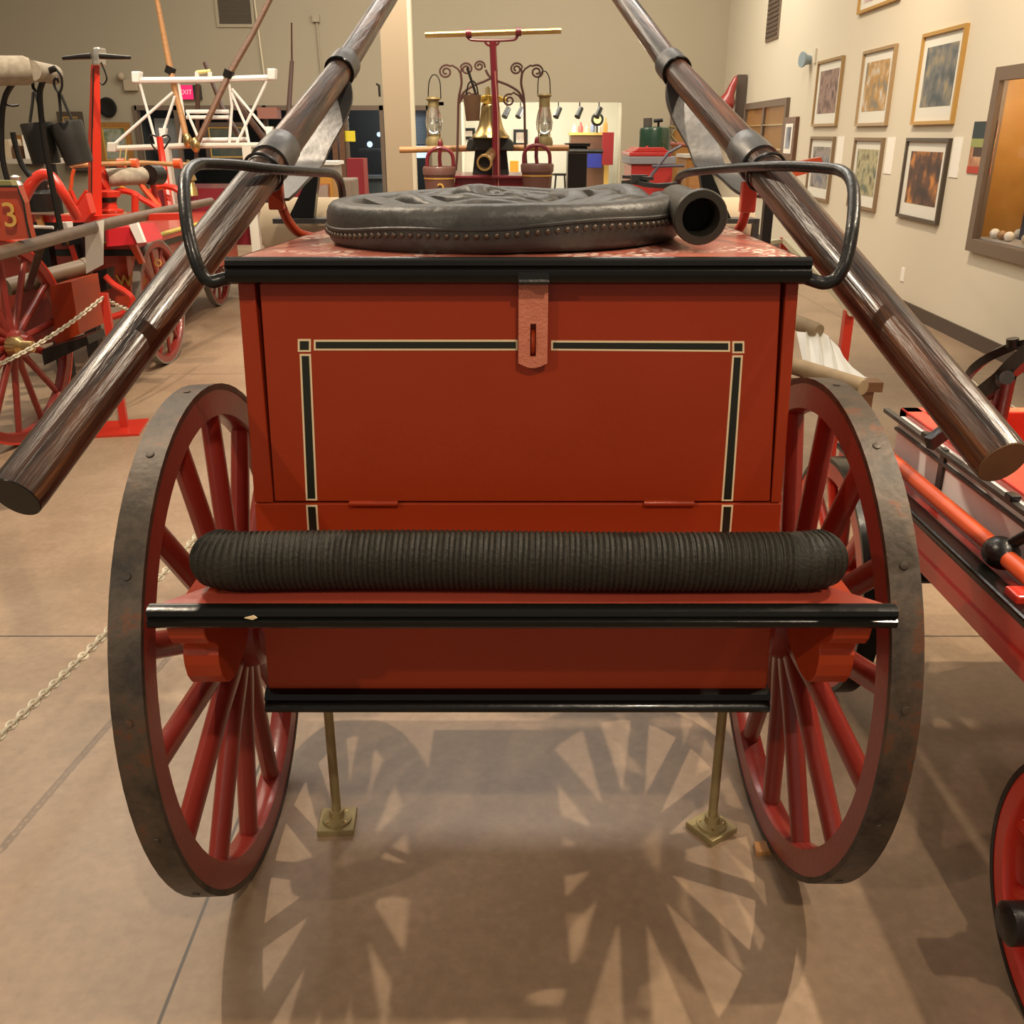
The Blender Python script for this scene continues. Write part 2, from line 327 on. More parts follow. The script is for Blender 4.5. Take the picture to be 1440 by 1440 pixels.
# ================================================================ the hose cart
CX = .01
cart = thing('hose_cart', 'red two-wheeled box cart with black-edged lid, large spoked wheels and a step board', 'cart', (CX, 1.8, 0))
def Q(px, py, Y=1.5): return PY(px, py, Y)
def slab(mb, poly, Y0, Y1): return mb.prism([(p.x, Y0, p.z) for p in poly], (0, Y1-Y0, 0))
ZT, ZB, YB = 1.292, .535, 2.26
def hw(z): return .437+(ZT-z)*.030
m = MB()       # core of the box
m.quadstrip([[(CX-hw(z), 1.53, z), (CX+hw(z), 1.53, z), (CX+hw(z), YB, z), (CX-hw(z), YB, z)] for z in (ZB, ZT)])
tl, tr, bl, br = Q(364, 394), Q(1099, 397), Q(386, 707), Q(1083, 708)
zd = bl.z; gp = .0075
m.prism([(CX-hw(ZT), 1.5, ZT), (tl.x-gp, 1.5, ZT), (bl.x-.002, 1.5, zd), (CX-hw(zd), 1.5, zd)], (0, .03, 0))
m.prism([(tr.x+gp, 1.5, ZT), (CX+hw(ZT), 1.5, ZT), (CX+hw(zd), 1.5, zd), (br.x+.002, 1.5, zd)], (0, .03, 0))
m.prism([(CX-hw(zd), 1.5, zd-.0015), (CX+hw(zd), 1.5, zd-.0015), (CX+hw(ZB), 1.5, ZB), (CX-hw(ZB), 1.5, ZB)], (0, .03, 0))
body = m.build('box_body', RED, cart, False, bevel=.002)
door = MB().prism([(tl.x, 1.502, ZT-.002), (tr.x, 1.502, ZT-.002), (br.x, 1.502, zd+.0015), (bl.x, 1.502, zd+.0015)], (0, .026, 0)).build('drop_door', RED, cart, False, bevel=.002)
def stripe(parent, poly, Yp, lw=.0032):
    P = [Q(*p) for p in poly]; c = sum(P, Vector())/len(P)
    MB().prism([(p.x, Yp-.0008, p.z) for p in P], (0, .0008, 0)).build('stripe_edge', CREAM, parent, False)
    n = len(P); inn = []
    for i in range(n):
        a, b, d = P[i-1], P[i], P[(i+1) % n]
        e1 = (b-a).normalized(); e2 = (d-b).normalized(); n1 = Vector((-e1.z, 0, e1.x)); n2 = Vector((-e2.z, 0, e2.x))
        if n1.dot(c-b) < 0: n1 = -n1
        if n2.dot(c-b) < 0: n2 = -n2
        k = (n1+n2); inn.append(b+k*(lw/(1+n1.dot(n2))))
    MB().prism([(p.x, Yp-.0014, p.z) for p in inn], (0, .0010, 0)).build('stripe_band', SBLK, parent, False)
stripe(door, [(441, 478), (728, 478), (728, 493), (441, 493)], 1.502)
stripe(door, [(775, 479), (1027, 480), (1027, 495), (775, 493)], 1.502)
stripe(door, [(418.5, 477), (437, 477), (437, 495), (418.5, 495)], 1.502)
stripe(door, [(1030, 480), (1047, 480), (1047, 497), (1030, 497)], 1.502)
stripe(door, [(421, 498), (437, 498), (446, 704), (430, 704)], 1.502)
stripe(door, [(1030, 500), (1045, 500), (1031, 705), (1015, 705)], 1.502)
stripe(body, [(430.3, 710), (446.3, 710), (449, 752), (433, 752)], 1.5)
stripe(body, [(1015, 710), (1031, 710), (1027.5, 752), (1012, 752)], 1.5)
for a, b in ((492, 560), (905, 975)):
    p, q = Q(a, 708), Q(b, 709.5)
    h = MB().cyl((p.x, 1.497, zd), (q.x, 1.497, zd), .0052, 10).build('door_hinge', RED, cart)
# hasp with slot and staple
hx0, hx1, sx0, sx1 = Q(729, 450).x, Q(770, 450).x, Q(745.5, 470).x, Q(753.5, 470).x
hz0, hz1, sz0, sz1 = Q(740, 393).z, Q(740, 508).z, Q(740, 453).z, Q(740, 499).z
m = MB(); Yh = 1.486
m.box2((hx0, Yh, sz0), (hx1, Yh+.005, hz0)); m.box2((hx0, Yh, sz1), (sx0, Yh+.005, sz0)); m.box2((sx1, Yh, sz1), (hx1, Yh+.005, sz0))
ar = [(hx0, Yh, sz1), (hx1, Yh, sz1), (hx1, Yh, hz1)]+[(lerp(hx1, hx0, i/8), Yh, hz1-.008*math.sin(PI*i/8)) for i in range(1, 8)]+[(hx0, Yh, hz1)]
m.prism(ar, (0, .005, 0))
hasp = m.build('hasp', PINKRED, cart, False, label='pinkish worn red hasp plate with a slot')
MB().ring(((sx0+sx1)/2, 1.50, (sz0+sz1)/2-.005), (1, 0, 0), .018, .0032, 16, 6).build('staple', RED, cart)
MB().box2((hx0-.001, 1.461, hz0-.001), (hx1, 1.468, hz0+.016)).cyl((hx0, 1.463, hz0+.002), (hx1, 1.463, hz0+.002), .005, 8).build('hasp_hinge', IRON, cart, label='black painted hinge knuckle')
# lid
LX0, LX1, LZ = CX-.4405, CX+.4405, 1.325
def lz(x, y): return LZ-.024*max(0, min(1, (y-1.48)/.75))*max(0, min(1, (CX-x+.1)/.5))
nx, ny = 24, 16; m = MB(); g = []
for j in range(ny+1):
    g.append([m.bm.verts.new((lerp(LX0+.006, LX1-.006, i/nx), lerp(1.478, YB+.02, j/ny), lz(lerp(LX0, LX1, i/nx), lerp(1.478, YB+.02, j/ny))+.0012*noise.noise(Vector((i*.7, j*.9, 2))))) for i in range(nx+1)])
for j in range(ny):
    for i in range(nx): m.bm.faces.new((g[j][i], g[j][i+1], g[j+1][i+1], g[j+1][i]))
ext = bmesh.ops.extrude_face_region(m.bm, geom=m.bm.faces[:]); vs = [e for e in ext['geom'] if isinstance(e, bmesh.types.BMVert)]
for v in vs: v.co.z = 1.293 if v.co.y < 1.5 else lz(v.co.x, v.co.y)-.03
lid = m.build('lid', LID, cart)
prof = [(1.500, 1.288), (1.474, 1.288), (1.4665, 1.292), (1.463, 1.300), (1.464, 1.309), (1.469, 1.3135), (1.4655, 1.317), (1.467, 1.324), (1.474, 1.3285), (1.482, 1.328)]
m = MB().quadstrip([[(x, y, z) for y, z in prof] for x in (LX0-.004, LX1+.004)])
for sx, X in ((-1, LX0), (1, LX1)):
    m.quadstrip([[(X+sx*(.006-.5*abs(z-1.307)**1.0*0)*(1 if a else -1), y, lz(X, y)-.037+z) for a, z in ((0, 0), (1, .003), (1, .03), (0, .038))] for y in (1.478, 1.7, 1.95, YB+.02)])
m.build('lid_nosing', BLK, lid, label='black gloss edge moulding of the lid')
# base moulding, step, corbels
prof = [(1.53, .512), (1.482, .512), (1.478, .520), (1.482, .528), (1.488, .531), (1.484, .537), (1.487, .547), (1.498, .552), (1.53, .552)]
MB().quadstrip([[(x, y, z) for y, z in prof] for x in (CX-.464, CX+.464)]).build('base_moulding', BLK, cart, label='black moulding along the foot of the box')
SX0, SX1 = -.5455, .576
step = MB().prism([(SX0+.004, 1.262, .820), (SX1-.004, 1.262, .820), (.484, 1.340, .820), (.470, 1.352, .820), (.462, 1.497, .820), (-.440, 1.497, .820), (-.450, 1.352, .820), (-.466, 1.340, .820)], (0, 0, .0245)).build('step_board', mat('step red paint', (.37, .062, .035), .32, col2=(.31, .045, .026), scale=9, coat=.4, bump=.2, bscale=50), cart, False)
prof = [(1.272, .8450), (1.262, .8452), (1.2535, .841), (1.251, .834), (1.254, .8285), (1.249, .8255), (1.2485, .818), (1.253, .813), (1.262, .811), (1.272, .8195)]
MB().quadstrip([[(x, y, z) for y, z in prof] for x in (SX0, SX1)]).build('step_nosing', BLK, step, label='black gloss nosing on the step edge')
for q in ((-.462, 1.318), (-.430, 1.330), (.452, 1.330), (.482, 1.320)): MB().lathe((q[0], q[1], .8445), (0, 0, 1), [(0, .009), (.003, .008), (.005, .004)], 12).build('step_bolt', RED, step)
p = PY(353, 869, 1.2484)
MB().prism([(p.x-.010, 1.2478, p.z), (p.x+.004, 1.2478, p.z+.004), (p.x+.009, 1.2478, p.z), (p.x+.002, 1.2478, p.z-.003)], (0, .002, 0)).build('paint_chip', CREAM, step, False, label='bare chip in the black nosing')
cp = [(1.268, .815), (1.268, .803), (1.272, .785), (1.283, .770), (1.302, .760), (1.318, .747), (1.322, .738), (1.316, .730), (1.316, .712), (1.322, .688), (1.336, .668), (1.358, .655), (1.375, .652), (1.40, .650), (1.46, .662), (1.497, .690), (1.497, .815)]
for x0, x1 in ((CX-.535, CX-.478), (CX+.480, CX+.537)):
    MB().prism([(x0, y, z) for y, z in cp], (x1-x0, 0, 0)).build('corbel', RED, cart, False, bevel=.002)
MB().box2((CX-.44, 1.53, .775), (CX+.44, 1.56, .813)).cyl((-.66, 1.785, .522), (.68, 1.80, .523), .024, 14).build('axle', IRON, cart)
# wheels
def wheel_parts(name, parent, loc, R, side, n, phase, thick, fell, mw, mt, hubr=.075, hubl=.17, spr=(.026, .0235), dish=.02, camber=0, yaw=0, tyre=.011, bolts=True, cap=None, seg=72):
    """wheel in the local YZ plane; local x = outboard direction * side; inner face at x=0"""
    s = side; Ro = R-tyre; Ri = Ro-fell
    m = MB(); prof = [(0, Ri+.006), (0, Ro), (thick, Ro), (thick, Ri+.006), (thick*.75, Ri), (thick*.25, Ri)]
    m.lathe((0, 0, 0), (s, 0, 0), prof, seg, True)
    wh = m.build(name, mw, parent, True, local=True); wh.location = V(loc)-ORG[parent.name]; wh.rotation_euler = (0, camber, -yaw); ORG[wh.name] = Vector((0, 0, 0))
    m = MB().lathe((0, 0, 0), (s, 0, 0), [(-.0015, Ro-.001), (-.0015, R), (thick+.0015, R), (thick+.0015, Ro-.001)], seg, True)
    if bolts:
        for k in range(14):
            a = 2*PI*(k+.5)/14; q = Vector((s*thick*.5, math.cos(a)*R, math.sin(a)*R)); m.lathe(q, (0, math.cos(a), math.sin(a)), [(-.001, .008), (.0015, .007), (.0022, .003)], 8)
    m.build('tyre', mt, wh, True, local=True)
    xh = s*(thick*.5-dish)
    m = MB().lathe((xh-s*hubl*.5, 0, 0), (s, 0, 0), [(0, hubr*.62), (hubl*.16, hubr*.72), (hubl*.2, hubr*.95), (hubl*.5, hubr*1.08), (hubl*.8, hubr*.95), (hubl*.84, hubr*.72), (hubl, hubr*.6)], 24)
    m.build('hub', mw, wh, True, local=True)
    if cap: MB().lathe((xh+s*hubl*.5, 0, 0), (s, 0, 0), [(-.004, hubr*.5), (.03, hubr*.48), (.036, hubr*.3), (.036, .001)], 18).build('hub_cap', cap, wh, True, local=True)
    for k in range(n):
        a = phase+2*PI*k/n; dy, dz = math.cos(a), math.sin(a); pts = []; rr = []
        for t in (0, .12, .3, .6, .85, .93, 1.0):
            r = lerp(hubr*.85, Ri+.012, t); pts.append((lerp(xh, s*thick*.5, t), dy*r, dz*r)); rr.append(lerp(spr[0], spr[1], t)*(1.12 if t < .2 else 1.0))
        MB().tube(pts, rr, 10, flat=.82, up=(0, -dz, dy)).build('spoke', mw, wh, True, local=True)
    return wh
wheel_parts('wheel', cart, (-.5745, 1.771, .522), .522, -1, 14, 0, .050, .058, WRED, TYRE, camber=-.046)
wheel_parts('wheel', cart, (.5913, 1.805, .524), .524, 1, 14, math.radians(11), .050, .058, WRED, TYRE, camber=.033, yaw=-.025)
# loop handles
def loop(pts, rr):
    P = [PY(a, b, Y) for a, b, Y in pts]; sp = spline(P, 8); n = len(sp)
    return MB().tube(sp, [lerp(rr[0], rr[1], i/(n-1)) for i in range(n)], 12)
lh = [(332, 388, 1.487), (312, 393, 1.472), (297, 396, 1.465), (284, 386, 1.462), (272, 357, 1.465), (262, 310, 1.49), (259, 262, 1.55), (264, 242, 1.60), (276, 232, 1.645), (292, 230, 1.68), (335, 232, 1.75), (385, 238, 1.83), (440, 242, 1.97), (466, 244, 2.06), (476, 251, 2.11), (481, 268, 2.14), (483, 300, 2.16), (483, 330, 2.16)]
loop(lh, (.0105, .0082)).build('rail_loop', IRON, cart)
rh = [(1128, 388, 1.487), (1143, 394, 1.472), (1160, 398, 1.465), (1176, 391, 1.462), (1190, 366, 1.465), (1199, 318, 1.49), (1201, 275, 1.55), (1196, 252, 1.60), (1184, 241, 1.645), (1166, 237, 1.68), (1120, 234, 1.75), (1075, 234, 1.83), (1020, 237, 1.97), (978, 241, 2.06), (962, 245, 2.11), (954, 252, 2.14), (951, 270, 2.16), (950, 300, 2.16)]
loop(rh, (.0105, .0082)).build('rail_loop', IRON, cart)
# pole brackets
for arm, pc in (([(452, 336, 2.10), (436, 333, 2.07), (419, 327, 2.04), (406, 312, 2.01), (398, 295, 1.985), (392, 276, 1.97)], (388, 273)), ([(1012, 336, 2.10), (1022, 333, 2.06), (1033, 329, 2.03), (1043, 316, 2.0), (1048, 298, 1.98), (1052, 280, 1.97)], (1052, 277))):
    b = MB().tube(spline([PY(*a) for a in arm], 6), .0098, 10).build('pole_bracket', RED if pc[0] < 700 else mat('bracket red paint', (.52, .050, .028), .35, coat=.3), cart)
    MB().box(PY(*pc, 1.955), (.030, .020, .058)).build('bracket_plate', RED if pc[0] < 700 else MATS['bracket red paint'], b, False, bevel=.003)
# shaft wedges, rear rail and canvas roll at the back of the cart
for A in ([(405, 307), (441, 307), (448, 241), (437, 241)], [(994, 308), (1029, 309), (999, 240), (984, 240)]):
    MB().prism([PY(a, b, 2.36) for a, b in A], (0, .03, 0)).build('rear_stay', BLK, cart, False)
a, b = PY(386, 310, 2.36), PY(1063, 312, 2.36)
MB().box2((a.x, 2.34, a.z-.006), (b.x, 2.40, a.z+.005)).box2((b.x-.010, 2.34, a.z-.07), (b.x+.004, 2.36, a.z+.005)).build('rear_rail', GREYIRON, cart, False)
for q in (-.37, .37): MB().box2((CX+q-.03, YB-.02, 1.20), (CX+q+.03, 2.42, 1.245)).build('rear_arm', RED, cart, False)
a, b = PY(376, 335, 2.5), PY(1052, 335, 2.5); zc = 1.285
rl = tag(MB().lathe((a.x, 2.5, zc), (1, 0, 0), [(0, .062), (.012, .07), (b.x-a.x-.012, .07), (b.x-a.x, .062)], 24).build('canvas_roll', TAN), 'rolled tan canvas lying behind the lid of the red box cart', 'canvas roll')
# ================================================================ poles
def at_d(px, py, d): r = ray(px, py); return Vector((0, 0, H))+r*d
L0, L1_, L2, L3 = at_d(22, 699, 1.24), at_d(374, 238, 1.79), at_d(484, 92, 2.13), at_d(548, -8, 2.46)
R0, R1_, R2, R3 = at_d(1410, 650, 1.24), at_d(1074, 238, 1.79), at_d(944, 92, 2.13), at_d(872, -8, 2.46)
for (p0, p1, p2, p3, sg) in ((L0, L1_, L2, L3, 1), (R0, R1_, R2, R3, -1)):
    label = 'long dark varnished pole whose near end, coloured black for shade, points at the bare floor' if sg == 1 else 'long dark varnished pole whose pale brown near end hangs over the red wagon'
    root = thing('carrying_pole', label, 'pole', p0)
    ax = (p1-p0).normalized()
    pts = [p0, lerp(p0, p1, .02), lerp(p0, p1, .5), lerp(p0, p1, .85), p1, lerp(p1, p2, .4), lerp(p1, p2, .8), p2, lerp(p2, p3, .6), p3, p3+(p3-p2)*1.2]
    zz = Vector((0, 0, 1)); yv = zz.cross(ax).normalized(); RM = Matrix((ax, yv, ax.cross(yv))).transposed()
    MB().tube(pts, [.0345, .0355, .0352, .0345, .0335, .0310, .0285, .0270, .0255, .0245, .021], 28).build('shaft', POLE, root, orient=(p0, RM))
    MB().lathe(p0-ax*.0015, ax, [(0, .0335), (.0013, .0343)], 28).build('end_grain', BLK if sg == 1 else POLEEND, root, label=None if sg == 1 else 'bare brown end grain')  # left end coloured black to stand for the shadow on it
    a2 = (p2-p1).normalized()
    MB().lathe(p2-a2*.035, a2, [(0, .0300), (0, .0335), (.03, .0345), (.05, .0335), (.052, .0275)], 28).build('collar', STEEL, root, label='bright steel collar')
    MB().ring(p2-a2*.036, a2, .0318, .0032, 28, 6).build('collar_lip', BLK, root)
    MB().lathe(p1+a2*.02, a2, [(0, .035), (0, .0385), (.035, .0385), (.075, .0355), (.078, .033)], 28).build('collar', STEEL, root, label='bright steel collar')
    MB().ring(p1-ax*.012, ax, .0375, .003, 28, 6).build('tie_ring', IRON, root)
    # flat steel strap curving below the pole from the upper collar to the lower one
    X = (1 if sg == -1 else -1)
    if sg == -1: sp = [(948, 112, 2.11), (950, 140, 2.11), (966, 172, 2.10), (988, 205, 2.08), (996, 228, 2.06), (1003, 239, 2.02), (1028, 248, 1.96), (1050, 268, 1.90), (1062, 276, 1.87)]
    else: sp = [(484, 116, 2.11), (482, 142, 2.11), (465, 175, 2.10), (444, 206, 2.08), (434, 230, 2.06), (426, 242, 2.02), (412, 256, 1.96), (398, 272, 1.91), (388, 282, 1.88)]
    sp = spline([at_d(*q) for q in sp], 6); n = len(sp); sd = Vector((1, .12*X, .30*-X*.4))
    wd = [lerp(.030, .072, min(1, i/(n*.35))) if i < n*.6 else lerp(.072, .055, (i-n*.6)/(n*.4)) for i in range(n)]
    MB().bar(sp, wd, .006, sd).build('spring_strap', STEEL, root, label='flat blued steel strap curving below the pole')
# ================================================================ leather hose coil
hs = thing('leather_hose', 'grey-black riveted leather hose coiled flat on the lid of the red cart', 'hose', (-.02, 1.92, 1.33))
HX, HY, HR = -.022, 1.848, .340; TURN = 5.2; bz = LZ+.0395
def coil_c(t):      # t in turns, from the coupling inward
    a = math.radians(8)-2*PI*t
    r = HR-.0305-.0565*max(0, t-.10) - .006*noise.noise(Vector((t*3, 1, 0)))
    x, y = HX+r*math.cos(a), HY+r*math.sin(a)
    k = max(0, min(1, (t-.75)/.4))
    z = bz+k*(.003+.018*noise.noise(Vector((x*7, y*7, 5)))+.006*noise.noise(Vector((t*14, 2, 1))))-.012*max(0, min(1, (HX-x+.05)/.4))
    return Vector((x, y, z)), Vector((math.cos(a), math.sin(a), 0))
N = 360; rings = []; seam = []; ed = []
for i in range(N+1):
    t = TURN*i/N; c, rd = coil_c(t); k = max(0, min(1, (t-.75)/.4))
    hh = .0385*(1+.10*noise.noise(Vector((t*9, 7, 0)))*(.4+k)); ww = lerp(.0300, .0262, k)*(1+.30*k*noise.noise(Vector((t*11, 3, 9))))
    ring = []
    for j in range(18):
        q = 2*PI*j/18; cx_, cz_ = math.cos(q), math.sin(q)
        e = .72
        dx = math.copysign(abs(cx_)**e, cx_)*ww; dz = math.copysign(abs(cz_)**e, cz_)*hh
        if cz_ > .5: dz -= (.25+k)*.013*max(0, math.cos(cx_*2.0)*(.35+1.3*noise.noise(Vector((t*8, 2, 4)))))
        if cz_ < 0: dz = max(dz, -(c.z-(LZ+.0012)+.0)) if False else dz
        ring.append(c+rd*dx+Vector((0, 0, dz)))
    rings.append(ring)
MB().quadstrip(rings).build('hose_body', HLEA, hs)
pts = []
m = MB(); T1 = .80
def seam_z(t): return .013-.024*min(1, t/.52)+.0025*math.sin(t*40)
def off(z): return .0300*max(.05, 1-(abs(z)/.0385)**2.78)**.36
for i in range(104):
    t = .05+T1*i/104; c, rd = coil_c(t); z = seam_z(t)-.006; m.ball(c+rd*off(z)+Vector((0, 0, z)), .0047, seg=8)
m.build('rivet_row', mat('copper rivet', (.085, .06, .042), .42, metal=.5), hs, label='row of copper rivets along the seam', kind='stuff')
m = MB(); SL = []
for i in range(91):
    t = .04+T1*i/90; c, rd = coil_c(t); z = seam_z(t)+.004; SL.append(c+rd*(off(z)-.0005)+Vector((0, 0, z)))
m.tube(SL, .0032, 6).build('seam_lip', HLEA, hs)
# coupling
c0, c1 = PY(986, 306, 1.57), PY(948, 284, 1.83); ax = (c1-c0).normalized(); Lc = (c1-c0).length
cp_ = MB().lathe(c0, ax, [(.0, .030), (0, .0415), (.005, .0435), (.014, .0435), (.020, .037), (.05, .0345), (.10, .034), (Lc-.03, .033), (Lc, .030), (Lc, .02), (.07, .024), (.07, .0275), (.01, .029)], 32, True).build('coupling', mat('dull gunmetal', (.05, .044, .034), .42, metal=.6, bump=.2, bscale=80), hs, label='dull gunmetal coupling with a flared open mouth')
MB().lathe(c0+ax*.068, ax, [(0, .0272), (.004, .0272)], 24).build('bore', mat('bore black', (.006, .005, .005), .8), cp_)
for q, sz in ((PY(972, 277, 1.61), .012),): MB().box(q, (sz, .015, sz)).build('coupling_lug', GREYIRON, cp_, False, bevel=.002)
sb = [PY(880, 263, 2.02), PY(898, 259, 1.98), PY(915, 258, 1.93), PY(932, 257, 1.90), PY(948, 256, 1.88)]
zt = bz+.047
sb = [Vector((p.x, p.y, zt+.002*math.sin(i*2))) for i, p in enumerate(sb)]
MB().bar(sb, .022, .008, (0, 1, 0)).bar([Vector((p.x, p.y+.012, zt+.010)) for p in sb[:3]], .016, .006, (0, 1, 0)).box(sb[1]+Vector((0, 0, .006)), (.03, .03, .016)).build('strap', LEATH, hs, label='black leather strap with buckle')
# ================================================================ ribbed suction hose on the step
zc = .8455+.046; m = MB(); path = []
r0 = .046; XL, XR = -.497+.030, .514-.026
def addp(p): path.append(V(p))
BA = math.radians(34); BR = .085
for i in range(24, 0, -1): a = BA*i/24; addp((XL+.05-BR*math.sin(a), 1.324+BR*(1-math.cos(a)), zc))
n = 430
for i in range(n+1): t = i/n; addp((lerp(XL+.05, XR-.05, t), 1.324+.003*math.sin(t*7), zc+.002*math.sin(t*4)))
for i in range(1, 25): a = BA*i/24; addp((XR-.05+BR*math.sin(a), 1.324+BR*(1-math.cos(a)), zc))
d0 = (path[0]-path[1]).normalized(); d1 = (path[-1]-path[-2]).normalized()
path = [path[0]+d0*.004*i for i in range(7, 0, -1)]+path+[path[-1]+d1*.004*i for i in range(1, 8)]
s = 0; rr = []
for i, p in enumerate(path):
    if i: s += (p-path[i-1]).length
    e = min(i, len(path)-1-i); endk = math.sqrt(max(.0, 1-(1-min(1, e/11))**2)) if e < 11 else 1
    rr.append((r0-.0030*(0.5-0.5*math.cos(2*PI*s/.0086))**2)*max(.25, endk))
tag(m.tube(path, rr, 26).build('suction_hose', RUB), 'thick ribbed black rubber suction hose lying across the red step board', 'hose')
# ================================================================ prop stands under the cart
for (bx_, by_, rot, lab) in ((475, 1159, .05, 'olive brass pipe prop on a square foot under the cart, straight-set foot'), (1000, 1167, .62, 'olive brass pipe prop under the cart with its square foot turned askew')):
    g0 = PZ(bx_, by_, 0); st = thing('prop_stand', lab, 'prop stand', (g0.x, g0.y, 0), 'pipe props under the red cart')
    MB().box((g0.x, g0.y, .008), (.084, .084, .016), rot).build('foot_plate', OLDB, st, False, bevel=.002)
    MB().lathe((g0.x, g0.y, .016), (0, 0, 1), [(0, .034), (.005, .034), (.007, .026), (.010, .018), (.026, .016), (.027, .012)], 24).build('floor_flange', OLDB, st)
    MB().cyl((g0.x, g0.y, .02), (g0.x, g0.y, ZB+.0), .0105, 14).build('pipe', OLDB, st)
    for k in range(4):
        a = rot+PI/4+k*PI/2; MB().lathe((g0.x+.027*math.cos(a), g0.y+.027*math.sin(a), .021), (0, 0, 1), [(0, .0045), (.002, .004), (.003, .001)], 10).build('screw', BRASS, st)
p = PZ(1072, 1197, 0)
tag(MB().prism([(p.x-.02, p.y-.02, 0), (p.x+.025, p.y-.012, 0), (p.x+.022, p.y+.02, 0), (p.x-.016, p.y+.016, 0)], (0, 0, .014)).build('wood_chock', WOODL, None, False, bevel=.002), 'small bare wood chock on the floor beside the cart wheel', 'chock')
# ================================================================ the wagon beside the cart (right)
def pxr(px, py, Y, r):        # radius in metres of r pixels at that depth
    return r*(Y/ray(px, py).y)/F
def tb(pts, Y, r, n=8, sm=0, mb=None, flat=1):
    P = [PY(p[0], p[1], p[2] if len(p) > 2 else Y) for p in pts]
    R = [pxr(p[0], p[1], p[2] if len(p) > 2 else Y, p[3] if len(p) > 3 else r) for p in pts]
    if sm:
        k = len(P); P2 = spline(P, sm); R = [lerp(R[min(i//sm, k-1)], R[min(i//sm+1, k-1)], (i % sm)/sm) for i in range(len(P2))]; P = P2
    return (mb or MB()).tube(P, R, n, flat=flat)
def pp(pts, Y, th, mb=None): return (mb or MB()).prism([PY(a, b, Y) for a, b in pts], (0, th, 0))
def lx(X, px, z=None, py=None): return PX(px, py, X)
wg = thing('red_wagon', 'low red wagon with white side panels and black iron straps beside the cart', 'wagon', (1.4, 1.6, 0))
VR = Vector((.0, 1, 0))
def rail(name, X, p0, p1, wd, ht, m, rnd=False, lab=None):     # straight piece between two sight points on the plane x = X
    a, b = PX(*p0, X), PX(*p1, X); d = (a-b).normalized(); b = b+d*((a-b).length+.55)
    mb = MB()
    if rnd: mb.cyl(a, b, wd, 18)
    else: mb.bar([a, b], wd, ht, (1, 0, 0))
    return mb.build(name, m, wg, rnd, bevel=0 if rnd else .003, label=lab)
# lower side beam and its black rail, red tube, straps, white panels, box
a0, a1 = PX(1250, 762, .95), PX(1440, 957, .95); zb0 = (a0.z+a1.z)/2; yf, yn = 2.62, .62
MB().box2((.95, yn, zb0), (1.03, yf, .655)).build('side_beam', BRIGHT, wg, False, bevel=.004)
MB().box2((.944, yn, zb0+.035), (.952, yf, zb0+.045)).build('bead', BRIGHT, wg, False)
MB().box2((.94, yn, .655), (.985, yf, .675)).build('black_rail', BLK, wg, False, bevel=.006, label='black rail along the side beam')
MB().cyl((1.008, yn, .700), (1.008, yf, .700), .0185, 20).build('red_tube', ORNG, wg)
MB().box2((1.06, yn, .60), (1.075, 2.50, .785)).build('side_panel', WHITE, wg, False, label='pale grey white side panel')
for y in (1.1, 2.2): MB().box2((1.052, y-.012, .665), (1.062, y+.012, .79)).build('panel_strap', GREYIRON, wg, False)
MB().box2((1.045, yn, .775), (1.062, 2.58, .787)).build('iron_strap', GREYIRON, wg, False, bevel=.002, label='grey iron strap')
MB().box2((1.05, yn, .748), (1.06, 2.50, .757)).build('iron_strap', GREYIRON, wg, False, bevel=.002, label='grey iron strap')
for y in (1.42, 1.86, 2.3): MB().box((1.053, y, .793), (.022, .03, .014)).build('strap_bolt', IRON, wg, False, bevel=.003)
# cross link with ball joint on the tube
MB().ball((1.008, 1.78, .70), .036, 1, 1.2, .95, 16).build('ball_joint', IRON, wg)
MB().cyl((1.01, 1.78, .71), (1.05, 1.72, .785), .012, 12).cyl((1.045, 1.73, .775), (1.055, 1.715, .80), .02, 12).build('joint_link', IRON, wg)
for y in (1.62,): MB().box2((.955, y-.02, .6), (1.012, y+.03, .69)).build('tube_bracket', BRIGHT, wg, False, bevel=.004)
# open red box
bz0, bz1, bx0, bx1, by0, by1 = .66, .80, 1.075, 2.1, .6, 2.54
MB().box2((bx0, by0, bz0), (bx1, by1, bz0+.02)).build('box_floor', BRIGHT, wg, False)
for A, B in (((bx0, by0, bz0), (bx0+.05, by1, bz1)), ((bx1-.05, by0, bz0), (bx1, by1, bz1)), ((bx0, by1-.05, bz0), (bx1, by1, bz1)), ((bx0, 1.9, bz0), (bx1, 1.94, bz1-.02))):
    MB().box2(A, B).build('box_side', BRIGHT, wg, False, bevel=.004)
MB().box2((bx0+.05, 1.94, bz1-.06), (bx1-.05, 2.3, bz1-.045)).build('seat_board', BRIGHT, wg, False, bevel=.003)
MB().box2((bx0+.1, 1.2, bz1-.05), (bx1-.1, 1.86, bz1-.03)).box2((bx0+.14, 1.24, bz1-.03), (bx1-.14, 1.82, bz1-.02)).build('deck_board', BRIGHT, wg, False, bevel=.004)
